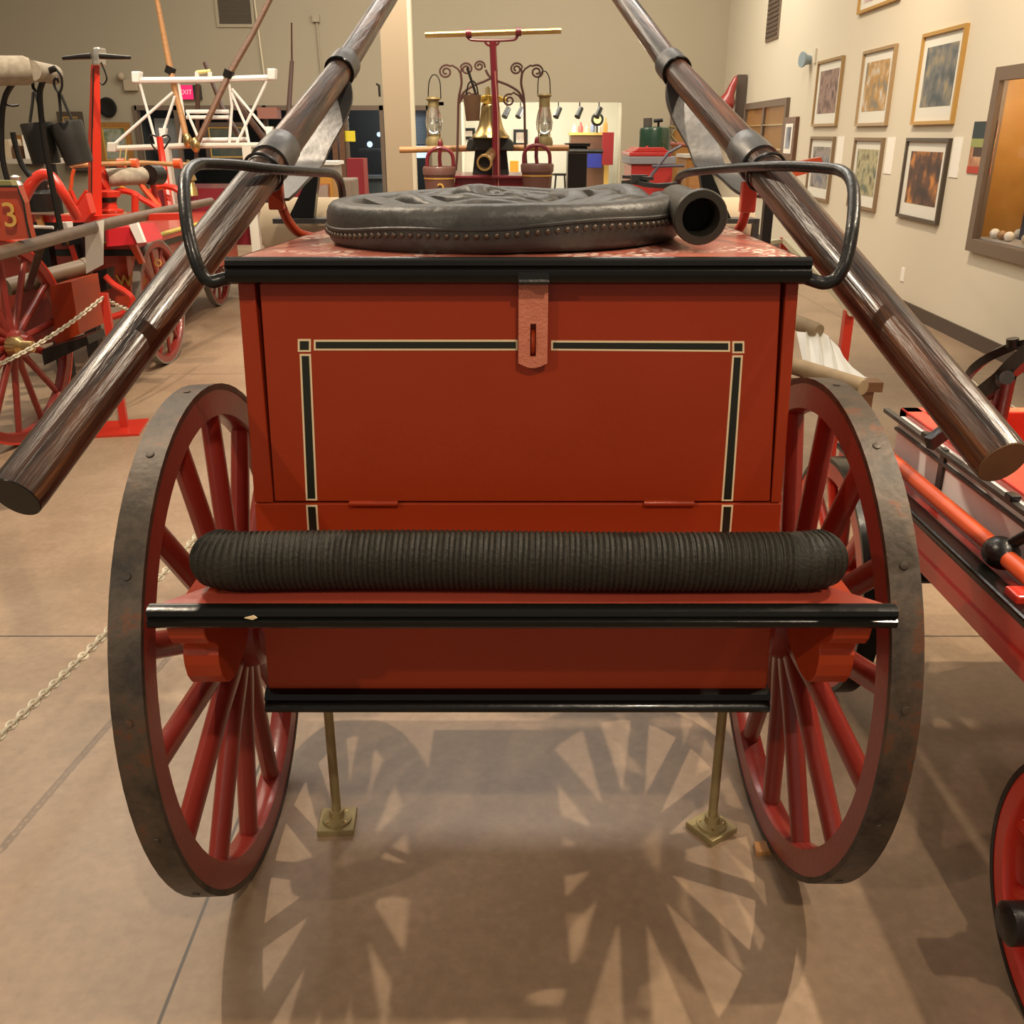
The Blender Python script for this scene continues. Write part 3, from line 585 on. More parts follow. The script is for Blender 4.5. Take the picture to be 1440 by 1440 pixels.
# iron lever arms at the right edge
for k, pts in enumerate(([(1352, 545, 2.35), (1368, 520, 2.3), (1395, 500, 2.25), (1430, 486, 2.2), (1475, 480, 2.1)], [(1375, 560, 2.2), (1400, 540, 2.15), (1430, 512, 2.1), (1480, 470, 2.0)])):
    MB().bar(spline([PY(*p) for p in pts], 5), .02 if k == 0 else .035, .012 if k == 0 else .03, (0, -.35, 1)).build('lever_arm', IRON, wg, True)
MB().cyl(PY(1415, 528, 2.12), PY(1400, 600, 2.25), .022, 14).build('lever_post', IRON, wg)
MB().cyl(PY(1424, 487, 2.2), PY(1424, 476, 2.2), .014, 12).build('lever_bolt', IRON, wg)
MB().cyl(PY(1416, 531, 2.08), PY(1416, 531, 2.16), .016, 12).build('lever_pin', GREYIRON, wg)
MB().bar([PY(1306, 624, 1.98), PY(1330, 606, 2.0), PY(1370, 592, 2.05)], .03, .02, (0, 0, 1)).build('catch', IRON, wg, False)
wheel_parts('wheel', wg, (.935, 2.45, .335), .335, -1, 12, .2, .05, .05, BRIGHT, BLK, hubr=.06, hubl=.15, spr=(.02, .017), bolts=False, cap=MATS['white paint'])
wheel_parts('wheel', wg, (.985, 1.205, .277), .277, -1, 10, .1, .05, .04, BRIGHT, BLK, hubr=.07, hubl=.18, spr=(.02, .017), bolts=False, cap=IRON)
MB().cyl((.9, 1.205, .277), (1.9, 1.205, .277), .03, 12).build('axle', IRON, wg)
MB().lathe((.985, 1.205, .285), (-1, 0, 0), [(0, .05), (.09, .046), (.10, .036), (.165, .036), (.17, .028)], 18).build('axle_nut', IRON, wg, label='black iron axle nut')
MB().cyl((.9, 2.45, .335), (1.9, 2.45, .335), .03, 12).build('axle', IRON, wg)
MB().box2((1.15, .9, .42), (1.5, 2.4, .665)).build('undercarriage', IRON, wg, False)
# ---- things behind the wagon
for q0, q1, Y0, Y1, r, lab in (((1085, 440), (1152, 466), 4.4, 4.15, 11, 'short tan log end lying behind the red cart, upper of the two'), ((1085, 505), (1214, 545), 3.9, 3.5, 13, 'longer tan log lying behind the cart wheel, lower of the two')):
    a, b = PY(*q0, Y0), PY(*q1, Y1); R = pxr(*q1, Y1, r)
    tag(MB().lathe(a, b-a, [(0, R), ((b-a).length-.02, R), ((b-a).length, R*.85)], 18).build('log', mat('tan log', (.30, .22, .13), .7, col2=(.22, .16, .09), scale=14)), lab, 'log', 'logs behind the cart')
tz = PY(1150, 530, 3.75); ts = thing('trestle', 'plain brown trestle carrying the tan logs behind the cart wheel', 'trestle', (tz.x, 3.8, 0))
MB().box2((tz.x-.25, 3.70, PY(1150, 526, 3.7).z-.075), (tz.x+.25, 3.78, PY(1150, 526, 3.7).z-.035)).build('beam', WOODB, ts, False)
for q in (-.2, .2): MB().box2((tz.x+q-.02, 3.71, 0), (tz.x+q+.02, 3.77, PY(1150, 526, 3.7).z-.07)).build('leg', WOODB, ts, False)
fan = MB(); O = PY(1150, 510, 4.2); pr = []
for i in range(11):
    a = lerp(-2.0, .35, i/10); pr.append(O+Vector((math.cos(a)*-.02+.30*i/10-.12, -.05*(i % 2), .14+.09*math.sin(i*.3)-.02*i)))
fan.quadstrip([[O+Vector((.03*(i-4), .02*(i % 2)-.25, -.02)), pr[i]] for i in range(11)], False, False)
bmesh.ops.solidify(fan.bm, geom=fan.bm.faces[:], thickness=.004)
tag(fan.build('pleated_cloth', WHITE, None, False), 'white pleated cloth spread on the logs behind the cart wheel', 'cloth')
bd = MB().prism([PY(1062, 342, 5.4), PY(1104, 336, 5.4), PY(1104, 341, 5.4), PY(1062, 348, 5.4)], (0, .06, 0)); bd.bar([PY(1104, 338, 5.4), PY(1165, 400, 4.6), PY(1200, 440, 4.2)], .03, .03, (1, 0, 0))
tr_ = thing('cream_sledge', 'cream railed sledge on red posts behind the red cart', 'sledge', (PY(1104, 338, 5.4).x, 5.3, 0))
bd.build('rail', mat('cream rail paint', (.62, .56, .38), .6), tr_, False)
p = PY(1102, 350, 5.42); MB().box2((p.x-.02, 5.41, 0), (p.x+.02, 5.45, p.z+.06)).build('post', BRIGHT, tr_, False)
p = PY(1195, 437, 4.25); MB().box2((p.x-.02, 4.24, 0), (p.x+.02, 4.28, p.z)).build('post', BRIGHT, tr_, False)
MB().prism([PY(1068, 346, 5.3), PY(1100, 352, 5.2), PY(1128, 380, 4.9), PY(1068, 380, 4.9)], (0, .03, -.03)).build('deck', TAN, tr_, False)
# ================================================================ chains and stanchion
def chain(name, lab, pts, sag, link, m, group=None):
    P = [V(p) for p in pts]; L = [0]
    for a, b in zip(P, P[1:]): L.append(L[-1]+(b-a).length)
    mb = MB(); n = int(L[-1]/(link*1.35)); prev = None
    for i in range(n):
        t = (i+.5)/n*L[-1]; k = max(j for j in range(len(P)-1) if L[j] <= t); f = (t-L[k])/(L[k+1]-L[k])
        c = lerp(P[k], P[k+1], f)-Vector((0, 0, sag*4*f*(1-f))); d = (P[k+1]-P[k]); d.z -= sag*4*(1-2*f); d.normalize()
        u = Vector((0, 0, 1)); u = (u-d*u.dot(d)).normalized(); v = d.cross(u); q = u if i % 2 else v; q = (q+(v if i % 2 else -u)*.5).normalized()
        mb.tube([c+d*(math.cos(2*PI*j/10)*link)+q*(math.sin(2*PI*j/10)*link*.58) for j in range(10)], link*.22, 5, closed=True)
    return tag(mb.build(name, m), lab, 'chain', group)
CHN = mat('off white chain', (.62, .57, .44), .55)
stn = PZ(176, 603, 0)
st = thing('stanchion', 'red iron stanchion post on a square red foot holding a white chain', 'stanchion', (stn.x, stn.y, 0))
g = [PZ(138, 596, 0), PZ(210, 591, 0), PZ(196, 613, 0), PZ(132, 616, 0)]
MB().prism(g, (0, 0, .012)).build('foot', BRIGHT, st, False)
tp = PY(140, 412, stn.y); MB().box2((stn.x-.02, stn.y-.012, .01), (stn.x+.02, stn.y+.012, tp.z)).build('post', BRIGHT, st, False)
chain('barrier_chain', 'white chain sagging across the spoked wheel up to the red stanchion', [PY(-30, 525, 4.1), (stn.x, stn.y-.02, tp.z-.02)], .03, .017, CHN)
chain('barrier_chain', 'white chain running back from the stanchion to the dark pole', [(stn.x, stn.y+.01, tp.z-.03), PY(262, 398, 6.1)], .12, .016, CHN)
chain('barrier_chain', 'white chain slung low behind the near wheel of the cart', [PY(-40, 1072, 1.75), PY(300, 728, 3.1)], .02, .017, CHN)
chain('barrier_chain', 'white chain hanging along the wall behind the iron levers', [PY(1325, 505, 4.9), PY(1480, 600, 4.2)], .03, .02, CHN)
# ================================================================ the old engine at the far left, with wheel, panel and brake pole
en = thing('hand_engine', 'old red hand engine with a brass-capped spoked wheel and a numbered panel', 'fire engine', (-2.9, 4.8, 0))
wheel_parts('wheel', en, (-2.535, 4.781, .515), .515, -1, 14, .1, .05, .05, WRED, BRIGHT, hubr=.07, hubl=.2, spr=(.020, .018), bolts=False, yaw=.135)
MB().lathe((-2.50, 4.72, .515), (1, -.1, 0), [(-.02, .05), (.03, .05), (.05, .03), (.10, .028), (.105, .02)], 18).build('hub_cap', BRASS, en, label='brass hub cap')
pp([(70, 402), (100, 396), (112, 470), (78, 486)], 5.15, .35).build('side_board', RED, en, False)
pp([(0, 395), (72, 402), (78, 480), (0, 500)], 5.3, .2).build('chest', mat('dark red chest', (.22, .022, .010), .4), en, False)
pp([(58, 492), (122, 473), (125, 484), (62, 514)], 5.0, .22).build('step', IRON, en, False, label='black iron step')
MB().cyl(PY(10, 404, 5.15), PY(117, 376, 5.5), .046, 18).cyl(PY(117, 376, 5.5), PY(123, 374, 5.52), .05, 18).build('suction_pipe', mat('brown pipe', (.12, .08, .048), .5), en)
np_ = pp([(-25, 262), (24, 262), (33, 285), (37, 310), (43, 335), (-25, 340)], 4.0, .05).build('number_panel', mat('orange red panel', (.38, .05, .018), .35, coat=.3), en, False)
tb([(-25, 262), (24, 262), (33, 285), (37, 310), (43, 335)], 3.99, 1.6, 6).build('panel_edge', SBLK, np_)
text('numeral', '3', PY(14, 304, 3.992), .135, FACE, GOLD, np_); text('numeral', '1', PY(-6, 305, 3.992), .135, FACE, GOLD, np_)
pp([(-25, 254), (14, 254), (18, 262), (-25, 262)], 4.0, .05).build('panel_cap', mat('olive cap', (.22, .20, .07), .5), en, False)
tb([(-30, 364, 3.6, 10), (60, 340, 4.3, 9), (150, 315, 5.3, 8), (230, 297, 6.1, 6.5), (297, 283, 6.8, 5)], 0, 9, 12).build('brake_pole', WOODG, en, label='weathered brown wooden brake pole')
for a, b in (((60, 340, 4.3), (40, 405, 4.75)),): MB().bar([PY(*a), PY(*b)], .03, .02, (1, 0, 0)).build('pole_strut', IRON, en)
c0 = PY(131, 318, 5.1)
pg = [PY(119, 316, 5.05), PY(146, 309, 5.05), PY(145, 372, 5.05), PY(121, 385, 5.05)]
tag(MB().prism(pg, (0, .004, 0)).build('paper_tag', PAPER, None, False), 'white paper information tag hanging from the brown wooden brake pole', 'tag')
# iron rack with rolled canvas and two leather buckets
rk = thing('iron_rack', 'black iron arched rack carrying a pale canvas roll above the engine', 'rack', (-2.7, 4.7, .5))
tb([(78, 96), (66, 102), (59, 118), (56, 135), (60, 180), (68, 230), (77, 280), (86, 325), (91, 345)], 4.6, 4.2, 8, 4).build('arch', IRON, rk)
tb([(78, 96), (86, 108), (87, 122), (83, 130), (77, 122), (76, 113), (80, 110), (82, 116)], 4.6, 1.8, 6, 5).build('scroll', IRON, rk)
tb([(19, 116), (9, 132), (4, 152), (2, 185), (4, 225), (12, 260), (16, 290)], 4.5, 4, 8, 4).build('arch', IRON, rk)
tb([(46, 112), (47, 124), (54, 128), (58, 122)], 4.62, 2.4, 6, 4).build('hook', IRON, rk)
tb([(6, 147), (18, 149), (26, 148)], 4.5, 1.5, 6).build('peg', IRON, rk)
tb([(18, 186), (22, 205), (30, 230), (42, 248)], 4.9, 4, 8, 3).build('strut', IRON, rk)
a, b, c_ = PY(-40, 100, 4.4), PY(44, 99, 4.5), PY(76, 105, 4.75)
tag(MB().tube([a, lerp(a, b, .9), b], [.060, .058, .048], 18).tube([b, c_], .042, 16).build('canvas_roll', HOSEW), 'pale weathered canvas roll held high on the black iron rack', 'canvas roll')
for pts, hp, lab in (([(30, 173), (73, 173), (84, 228), (48, 233)], ((42, 172), (48, 128), (62, 172)), 'black leather bucket hanging below the iron rack, nearer the arch foot'), ([(70, 174), (114, 172), (130, 226), (95, 234)], ((86, 170), (83, 128), (101, 168)), 'black leather bucket hanging below the iron rack, next to the red mast')):
    P = [PY(a, b, 4.75) for a, b in pts]; top = (P[0]+P[1])/2; bot = (P[2]+P[3])/2; r0 = (P[1]-P[0]).length/2; r1 = (P[2]-P[3]).length/2
    bk = thing('leather_bucket', lab, 'bucket', bot, 'hanging leather buckets')
    MB().lathe(top, bot-top, [(0, r0), (.008, r0*1.03), ((bot-top).length*.5, lerp(r0, r1, .4)), ((bot-top).length, r1), ((bot-top).length, .001)], 22).build('bucket_body', LEATH, bk)
    tb([hp[0], (lerp(hp[0][0], hp[1][0], .6), lerp(hp[0][1], hp[1][1], .6)), hp[1], (lerp(hp[2][0], hp[1][0], .4), lerp(hp[2][1], hp[1][1], .4)), hp[2]], 4.74, 2.2, 6, 4).build('handle', LEATH, bk)
# ================================================================ red engine with tall mast
re = thing('mast_engine', 'bright red pumping engine with a tall mast and black crossbar handle', 'fire engine', (-2.7, 5.9, 0))
tb([(134, 330, 5.9, 10), (133, 200, 5.9, 9), (134, 92, 5.9, 6)], 5.9, 9, 4).build('mast', BRIGHT, re, True)
tb([(128.5, 330, 5.86), (129, 200, 5.86), (131.5, 95, 5.86)], 5.86, 1, 4).build('mast_stripe', SBLK, re)
pp([(129, 67), (140, 66), (140, 92), (129, 92)], 5.84, .1).build('mast_head', mat('nickel', (.55, .52, .46), .3, metal=.8), re, False, bevel=.01)
tb([(88, 82, 5.8, 2.4), (110, 80, 5.8, 3.4), (128, 79, 5.8, 4)], 5.8, 3, 8).build('crossbar', IRON, re); tb([(140, 79, 5.8, 4), (160, 80, 5.8, 3.4), (184, 81, 5.8, 2.2)], 5.8, 3, 8).build('crossbar', IRON, re)
tb([(142, 88), (148, 102), (150, 112), (145, 119), (141, 116)], 5.8, 1.2, 6, 4).build('hook', IRON, re)
tb([(24, 292, 5.5, 9), (32, 280, 5.5, 9), (42, 262, 5.5, 8.5), (52, 250, 5.5, 8), (64, 245, 5.5, 7.5), (76, 252, 5.5, 7), (90, 274, 5.5, 7), (108, 305, 5.6, 7)], 5.5, 8, 10, 4).build('gooseneck', BRIGHT, re)
pp([(20, 301), (120, 304), (262, 300), (262, 309), (120, 313), (20, 312)], 5.8, .1).build('beam', BRIGHT, re, False)
pp([(112, 285), (120, 272), (128, 300), (118, 312), (104, 312)], 5.7, .08).build('mast_gusset', BRIGHT, re, False)
MB().lathe(PY(155, 300, 6.2), (0, 0, 1), [(0, .08), (.02, .085), (.03, .05), (.09, .045), (.1, .075), (.13, .08), (.14, .03)], 18).build('turret', BRIGHT, re)
MB().cyl(PY(142, 251, 6.3), PY(148, 250, 6.3), .075, 18).build('barrel_flange', BRIGHT, re)
MB().cyl(PY(148, 250, 6.35), PY(222, 246, 6.6), .055, 16).build('barrel', HOSEW, re, label='dirty white wrapped barrel'); MB().cyl(PY(210, 246, 6.5), PY(224, 246, 6.6), .062, 16).build('barrel_end', IRON, re)
tb([(100, 233, 5.9), (142, 231, 6.2), (200, 229, 6.6), (264, 232, 7.2)], 6, 3.2, 8).build('cross_pole', WOODL, re); 
for x in (171, 189, 250): MB().cyl(PY(x-5, 230, 6.5), PY(x+5, 230, 6.5), .032, 12).build('pole_clip', ORNG, re)
tb([(189, 232), (191, 245), (200, 262), (212, 277), (224, 292)], 6.5, 4, 8, 4).build('arm', ORNG, re)
tb([(104, 238), (101, 250), (100, 262), (96, 278)], 5.9, 2.6, 8, 4).build('arm', ORNG, re)
tb([(224, 192, 7, 4.5), (230, 235, 7, 5), (240, 300, 6.8, 6)], 7, 5, 8).build('rear_mast', BRIGHT, re)
for sg in (-1, 1): tb([(224+sg*2, 216), (224+sg*10, 204), (224+sg*15, 196), (224+sg*11, 190), (224+sg*4, 192)], 7, 1.2, 6, 4).build('rein_loop', IRON, re)
tb([(152, 285), (160, 272), (170, 268), (188, 272), (200, 280), (214, 288), (232, 300)], 6.4, 4.2, 8, 4).build('arm', BRIGHT, re)
tb([(190, 274), (190, 303)], 6.3, 5, 10).build('post', BRIGHT, re)
tb([(212, 270), (226, 262), (244, 264), (256, 272)], 6.8, 4.5, 8, 4).build('arm', BRIGHT, re)
m = pp([(164, 254), (193, 250), (192, 254), (168, 257)], 6.9, .05); pp([(164, 254), (168, 257), (178, 270), (172, 272)], 6.9, .05, m); m.build('yellow_frame', mat('yellow ochre', (.62, .30, .03), .5), re, False)
pp([(20, 312), (118, 312), (118, 330), (30, 334)], 5.95, .5).build('chassis', IRON, re, False)
for x, y0 in ((60, 322), (108, 322)): g0 = PY(x, y0, 6.1); MB().box2((g0.x-.04, 6.05, 0), (g0.x+.04, 6.13, g0.z)).build('stand', IRON, re, False)
pp([(148, 322), (196, 318), (206, 342), (150, 347)], 6.15, .3).build('seat_box', mat('seat red', (.60, .02, .03), .4), re, False)
pp([(180, 314), (192, 313), (203, 341), (193, 342)], 6.1, .04).build('white_cloth', WHITE, re, False, label='white cloth edge on the seat box')
# ================================================================ gilded engine with two near wheels
ge = thing('gilded_engine', 'red and gold painted engine with black-striped deck behind the stanchion', 'fire engine', (-2.9, 7.6, 0))
wheel_parts('wheel', ge, (-2.417, 6.638, .421), .421, -1, 12, .15, .05, .045, WRED, mat('grey rubber tyre', (.20, .18, .15), .7), hubr=.055, hubl=.15, spr=(.017, .015), bolts=False)
wheel_parts('wheel', ge, (-2.75, 9.089, .4), .4, -1, 12, 0, .05, .045, WRED, MATS['grey rubber tyre'], hubr=.055, hubl=.15, spr=(.017, .015), bolts=False)
A = PY(187, 343, 6.3); dz = A.z
MB().box2((-3.5, 6.3, dz-.035), (A.x, 9.2, dz)).build('deck', mat('deck red', (.42, .04, .02), .35, coat=.3), ge, False)
MB().box2((-3.5, 6.29, dz), (A.x+.008, 6.34, dz+.012)).box2((A.x-.05, 6.3, dz), (A.x+.008, 9.2, dz+.012)).build('deck_edge', mat('ochre deck edge', (.45, .36, .06), .5), ge, False, label='ochre deck edging')
MB().box2((-3.5, 6.295, dz-.075), (A.x+.004, 6.4, dz-.037)).box2((A.x-.03, 6.3, dz-.075), (A.x+.004, 9.2, dz-.037)).build('black_band', SBLK, ge, False)
MB().box2((-3.4, 6.45, dz-.42), (-2.56, 9.1, dz-.075)).build('tank', mat('tank orange red', (.46, .05, .018), .3, coat=.4), ge, False)
text('gold_lettering', 'Two', PY(174, 392, 6.44), .16, FACE, GOLD, ge); text('gold_lettering', 'o', PY(222, 368, 6.44), .10, FACE, GOLD, ge)
MB().cyl((-3.4, 6.638, .421), (-2.42, 6.638, .421), .03, 10).build('axle', IRON, ge)
MB().cyl((-3.4, 9.089, .40), (-2.75, 9.089, .40), .03, 10).build('axle', IRON, ge)
tb([(148, 388), (160, 400), (176, 410), (186, 420), (184, 432), (170, 442), (148, 447), (112, 447)], 6.1, 4.5, 8, 4).build('tow_hoop', BRIGHT, ge)
tb([(100, 345), (108, 370), (118, 400), (126, 420)], 6.0, 4, 8, 3).build('tongue', BRIGHT, ge)
pp([(120, 385), (150, 378), (150, 408), (124, 416)], 6.1, .12).build('coupler_block', IRON, ge, False)
pp([(180, 343), (190, 343), (202, 370), (196, 372)], 6.25, .04).build('corner_strap', ORNG, ge, False)
MB().box2((-3.2, 6.8, dz+.01), (-2.8, 7.2, dz+.13)).build('tool_box', mat('tan box', (.45, .28, .13), .6), ge, False)
MB().ball(PY(216, 326, 6.9), .035, 1, 1, .8).build('knob', IRON, ge)
# ================================================================ white framed engine
wf = thing('white_frame_engine', 'white tubular truss framed engine with braces standing behind the red engines', 'fire engine', (-3.4, 9.0, 0))
Yw = 9.0
tb([(190, 113), (290, 112), (384, 109)], Yw, 4, 8).build('top_bar', WHITE, wf)
for x, y in ((190, 106), (381, 102)): pp([(x-6, y-6), (x+6, y-6), (x+5, y+10), (x-5, y+10)], Yw-.05, .1).build('end_block', WHITE, wf, False, bevel=.01)
for P_ in ([(196, 115), (222, 210)], [(156, 207), (243, 130)], [(250, 110), (258, 160), (252, 206)], [(246, 135), (226, 195)], [(322, 118), (326, 150), (322, 208)], [(326, 125), (380, 190)], [(376, 112), (330, 208)], [(325, 130), (345, 175), (352, 212)], [(262, 155), (284, 206)], [(380, 180), (381, 205)]):
    tb(P_, Yw+.02*random.random(), 2.0, 6).build('brace', WHITE, wf)
tb([(155, 209), (260, 205), (392, 204)], Yw, 3.8, 8).build('lower_bar', GREYWH, wf)
for y in (157, 165): tb([(262, y), (322, y)], Yw+.1, 2.6, 6).build('rung', WHITE, wf)
tb([(280, 197), (350, 196)], Yw+.15, 3, 8).build('rung', WHITE, wf)
pp([(150, 200), (162, 200), (162, 214), (150, 214)], Yw-.05, .1).build('end_block', GREYWH, wf, False, bevel=.01)
for x, y in ((228, 180), (378, 178)): pp([(x-5, y), (x+5, y), (x+3, y+14), (x-3, y+14)], Yw-.03, .06).build('clamp', WHITE, wf, False)
tb([(276, 102), (296, 100)], Yw, 2.6, 8).build('pulley_bar', mat('pale yellow paint', (.72, .66, .25), .5), wf)
for x in (277, 295): tb([(x, 101), (x, 112)], Yw, 3.2, 8).build('pulley_post', WHITE, wf)
for x in (232, 348): g0 = PY(x, 206, Yw); MB().box2((g0.x-.04, Yw-.04, 0), (g0.x+.04, Yw+.04, g0.z)).build('post', GREYWH, wf, False)
g0, g1 = PY(225, 300, Yw+.2), PY(440, 240, Yw+.2)
MB().box2((g0.x, Yw+.1, .55), (g1.x, Yw+1.0, 1.05)).build('burgundy_body', BURG, wf, False)
for x in (270, 360): MB().lathe(PY(x, 275, Yw-.1), (0, 0, 1), [(0, .06), (.05, .05), (.12, .03), (.13, .055), (.16, .05), (.22, .02), (.30, .015)], 14).build('brass_oiler', BRASS, wf)
for pts, mt, lab in (([(214, -30, 9.3, 3), (222, 5, 9.3, 3.5), (240, 100, 9.1, 4.5), (264, 200, 8.9, 4)], WOODL, 'pale ash pike pole with a dark tip leaning over the white truss frame'), ([(392, -25, 9.4, 3.5), (355, 48, 9.2, 4), (322, 105, 9, 4.5), (275, 206, 8.8, 4)], WOODB, 'brown pike pole with iron clamp leaning over the white truss frame')):
    po = thing('pike_pole', lab, 'pole', PY(pts[-1][0], pts[-1][1], pts[-1][2]), 'pike poles on the white framed engine')
    tb(pts, 9, 4, 10).build('shaft', mt, po)
    q = pts[-1]; MB().ball(PY(q[0], q[1]-2, q[2]), .05, .8, .8, 1.3).build('socket', BRASS, po)
    q = pts[2]; MB().cyl(PY(q[0]+1, q[1]-6, q[2]), PY(q[0]-2, q[1]+4, q[2]), .045, 10).build('clamp', IRON, po)
for pts, lab in (([(278, 118, 9.6, 3.2), (278, 155, 9.6, 3.2), (276, 230, 9.6, 3)], 'upright dark brown pole behind the white truss frame'), ([(288, 88, 9.8, 3), (312, 150, 9.7, 3.4), (350, 215, 9.6, 3.6)], 'slanted dark brown pole crossing behind the white truss frame'), ([(330, 140, 9.5, 4), (375, 200, 9.3, 4.5), (440, 290, 9.2, 4.5)], 'thick black-brown pole slanting down behind the white braces'), ([(410, 32, 10.5, 1.2), (410.5, 85, 10.5, 1.3), (410.5, 86, 10.5, 3), (405, 170, 10.3, 3.6), (402, 240, 10.2, 3.6), (395, 403, 10.05, 3.6)], 'dark hook pole with a thin metal tip standing clear against the tan wall')):
    tag(tb(pts, 9.6, 3, 8).build('pole', mat('dark pole wood', (.07, .03, .018), .4)), lab, 'pole')
# ================================================================ bell engine in the middle
YC = 6.6
be = thing('bell_engine', 'burgundy engine with brass bell, tall post and curled wrought iron work', 'fire engine', (PY(690, 250, YC).x, YC, 0))
tb([(698, 275, YC, 6), (697, 150, YC, 5.2), (693, 58, YC, 4.8)], YC, 5, 8).build('post', BURG, be)
tb([(701, 275, YC-.03), (700, 160, YC-.03), (696, 100, YC-.03)], YC, .8, 4).build('post_stripe', mat('pale red stripe', (.5, .2, .16), .5), be)
tb([(656, 45), (658, 52), (664, 56), (690, 57), (720, 56), (727, 52), (729, 43)], YC, 2.0, 8, 4).build('bar_yoke', BURG, be)
for sg in (-1, 1): tb([(692, 66), (692+sg*8, 62), (692+sg*11, 55)], YC, 1.5, 6, 4).build('yoke_curl', BURG, be)
tb([(598, 49), (789, 43)], YC, 4, 14).build('brass_bar', BRASS, be, label='long polished brass handle bar')
for x, y in ((659, 47), (729, 44.7)): MB().cyl(PY(x-4, y, YC), PY(x+4, y, YC), .026, 12).build('bar_clamp', BURG, be)
b0 = PY(690, 194, YC+.15); sc_ = (PY(717, 194, YC+.15)-b0).x
bell = MB().lathe(b0, (0, 0, 1), [(0, sc_*.92), (0, sc_), (.010, sc_*.98), (.025, sc_*.86), (.045, sc_*.74), (.075, sc_*.63), (.11, sc_*.56), (.15, sc_*.51), (.190, sc_*.48), (.205, sc_*.42), (.212, sc_*.25), (.214, .01)], 32).build('bell', BRASS, be, label='polished brass bell')
pp([(663, 137), (674, 137), (679, 134), (702, 134), (707, 137), (714, 137), (714, 142), (703, 143), (699, 146), (680, 146), (676, 143), (666, 143)], YC+.1, .07).build('bell_yoke', mat('gilt yoke', (.60, .38, .06), .4, metal=.5), be, False, bevel=.004)
MB().cyl(PY(686, 136, YC+.15), PY(686, 124, YC+.15), .018, 12).cyl(PY(686, 124, YC+.15), PY(686, 122, YC+.15), .010, 10).build('bell_nut', OLDB, be)
pp([(660, 194), (716, 194), (722, 200), (722, 212), (655, 212), (657, 200)], YC+.1, .3).build('bell_deck', mat('dark green iron', (.03, .032, .026), .5), be, False, bevel=.01)
pp([(668, 212), (712, 212), (716, 250), (664, 250)], YC+.2, .4).build('pump_body', mat('pump black', (.025, .025, .022), .5), be, False)
pp([(640, 250), (735, 250), (740, 278), (636, 278)], YC-.02, .6).build('tub', BURG, be, False, bevel=.01)
pp([(634, 247), (742, 247), (742, 251), (634, 251)], YC-.05, .66).build('tub_rail', BURG, be, False, bevel=.004)
a, b = PY(681, 229, YC-.25), PY(694, 213, YC+.05)
MB().lathe(a, b-a, [(0, .038), (0, .050), (.02, .050), (.03, .042), (.10, .034), ((b-a).length, .032), ((b-a).length, .022), (.02, .030)], 20, True).build('nozzle', BRASS, be, label='flared brass nozzle')
MB().lathe(a+(b-a).normalized()*.015, b-a, [(0, .034), (.004, .034)], 18).build('nozzle_bore', MATS['bore black'], be)
g0 = PY(690, 275, YC+.25); MB().box2((g0.x-.3, YC+.05, 0), (g0.x+.3, YC+.5, g0.z+.01)).build('base', IRON, be, False)
tb([(562, 211, YC+.3), (680, 208, YC+.3), (800, 208, YC+.3)], YC, 4.2, 10).build('brake_bar', WOODL, be, label='pale wooden brake bar')
tb([(800, 212.5, YC+.3), (848, 213, YC+.3)], YC, 3, 8).build('brake_tip', IRON, be)
def curl(cx, cy, R, a0, turns, sgn):     # spiral in pixels, from the outside in
    n = int(26*turns); return [(cx+R*(1-.78*i/n)*math.cos(a0+sgn*2*PI*turns*i/n), cy+R*(1-.78*i/n)*math.sin(a0+sgn*2*PI*turns*i/n)) for i in range(n+1)]
ir = mat('brown wrought iron', (.085, .035, .028), .45)
for sx in (-1, 1):
    mx_ = lambda p: (692+sx*(p[0]-692)+(-2 if sx < 0 else 0), p[1])
    stem = [(741, 240), (739, 215), (738, 180), (737, 140), (733, 118), (734, 104)]
    tb([mx_(p) for p in stem], YC, 1.7, 8, 5).build('scroll_stem', ir, be)
    tb([mx_(p) for p in [(734, 104), (738, 97), (746, 92)]+curl(755, 101, 10, -2.2, 1.7, 1)], YC, 1.3, 6).build('scroll', ir, be)
    tb([mx_(p) for p in [(734, 104), (733, 96)]+curl(726, 97, 9, -.3, 1.7, -1)], YC, 1.3, 6).build('scroll', ir, be)
    tb([mx_(p) for p in [(737, 145), (730, 130), (715, 120), (700, 114), (688, 107), (683, 98)]], YC, 1.6, 6, 5).build('scroll_arm', ir, be)
    tb([mx_(p) for p in [(737, 146), (730, 135), (722, 130)]+curl(716, 141, 9, -1.2, 1.5, -1)], YC, 1.3, 6).build('scroll', ir, be)
tb(curl(674, 93, 8, .3, 1.6, -1), YC, 1.3, 6).build('scroll', ir, be)
# hanging leather bucket
bk = thing('fire_bucket', 'small brown leather bucket with black handle hung beside the brass bell', 'bucket', PY(664, 170, YC-.1))
t0, t1 = PY(664, 139, YC-.1), PY(665, 170, YC-.1); MB().lathe(t1, t0-t1, [(0, .043), (.01, .044), (.145, .056), (.15, .056)], 18).build('bucket_body', mat('brown leather', (.11, .055, .026), .6), bk)
tb([(655, 140), (658, 120), (664, 114), (670, 120), (673, 138)], YC-.1, 1.1, 6, 4).build('handle', IRON, bk); tb([(657, 95), (670, 135)], YC-.12, 1.8, 6).build('strap', IRON, bk)
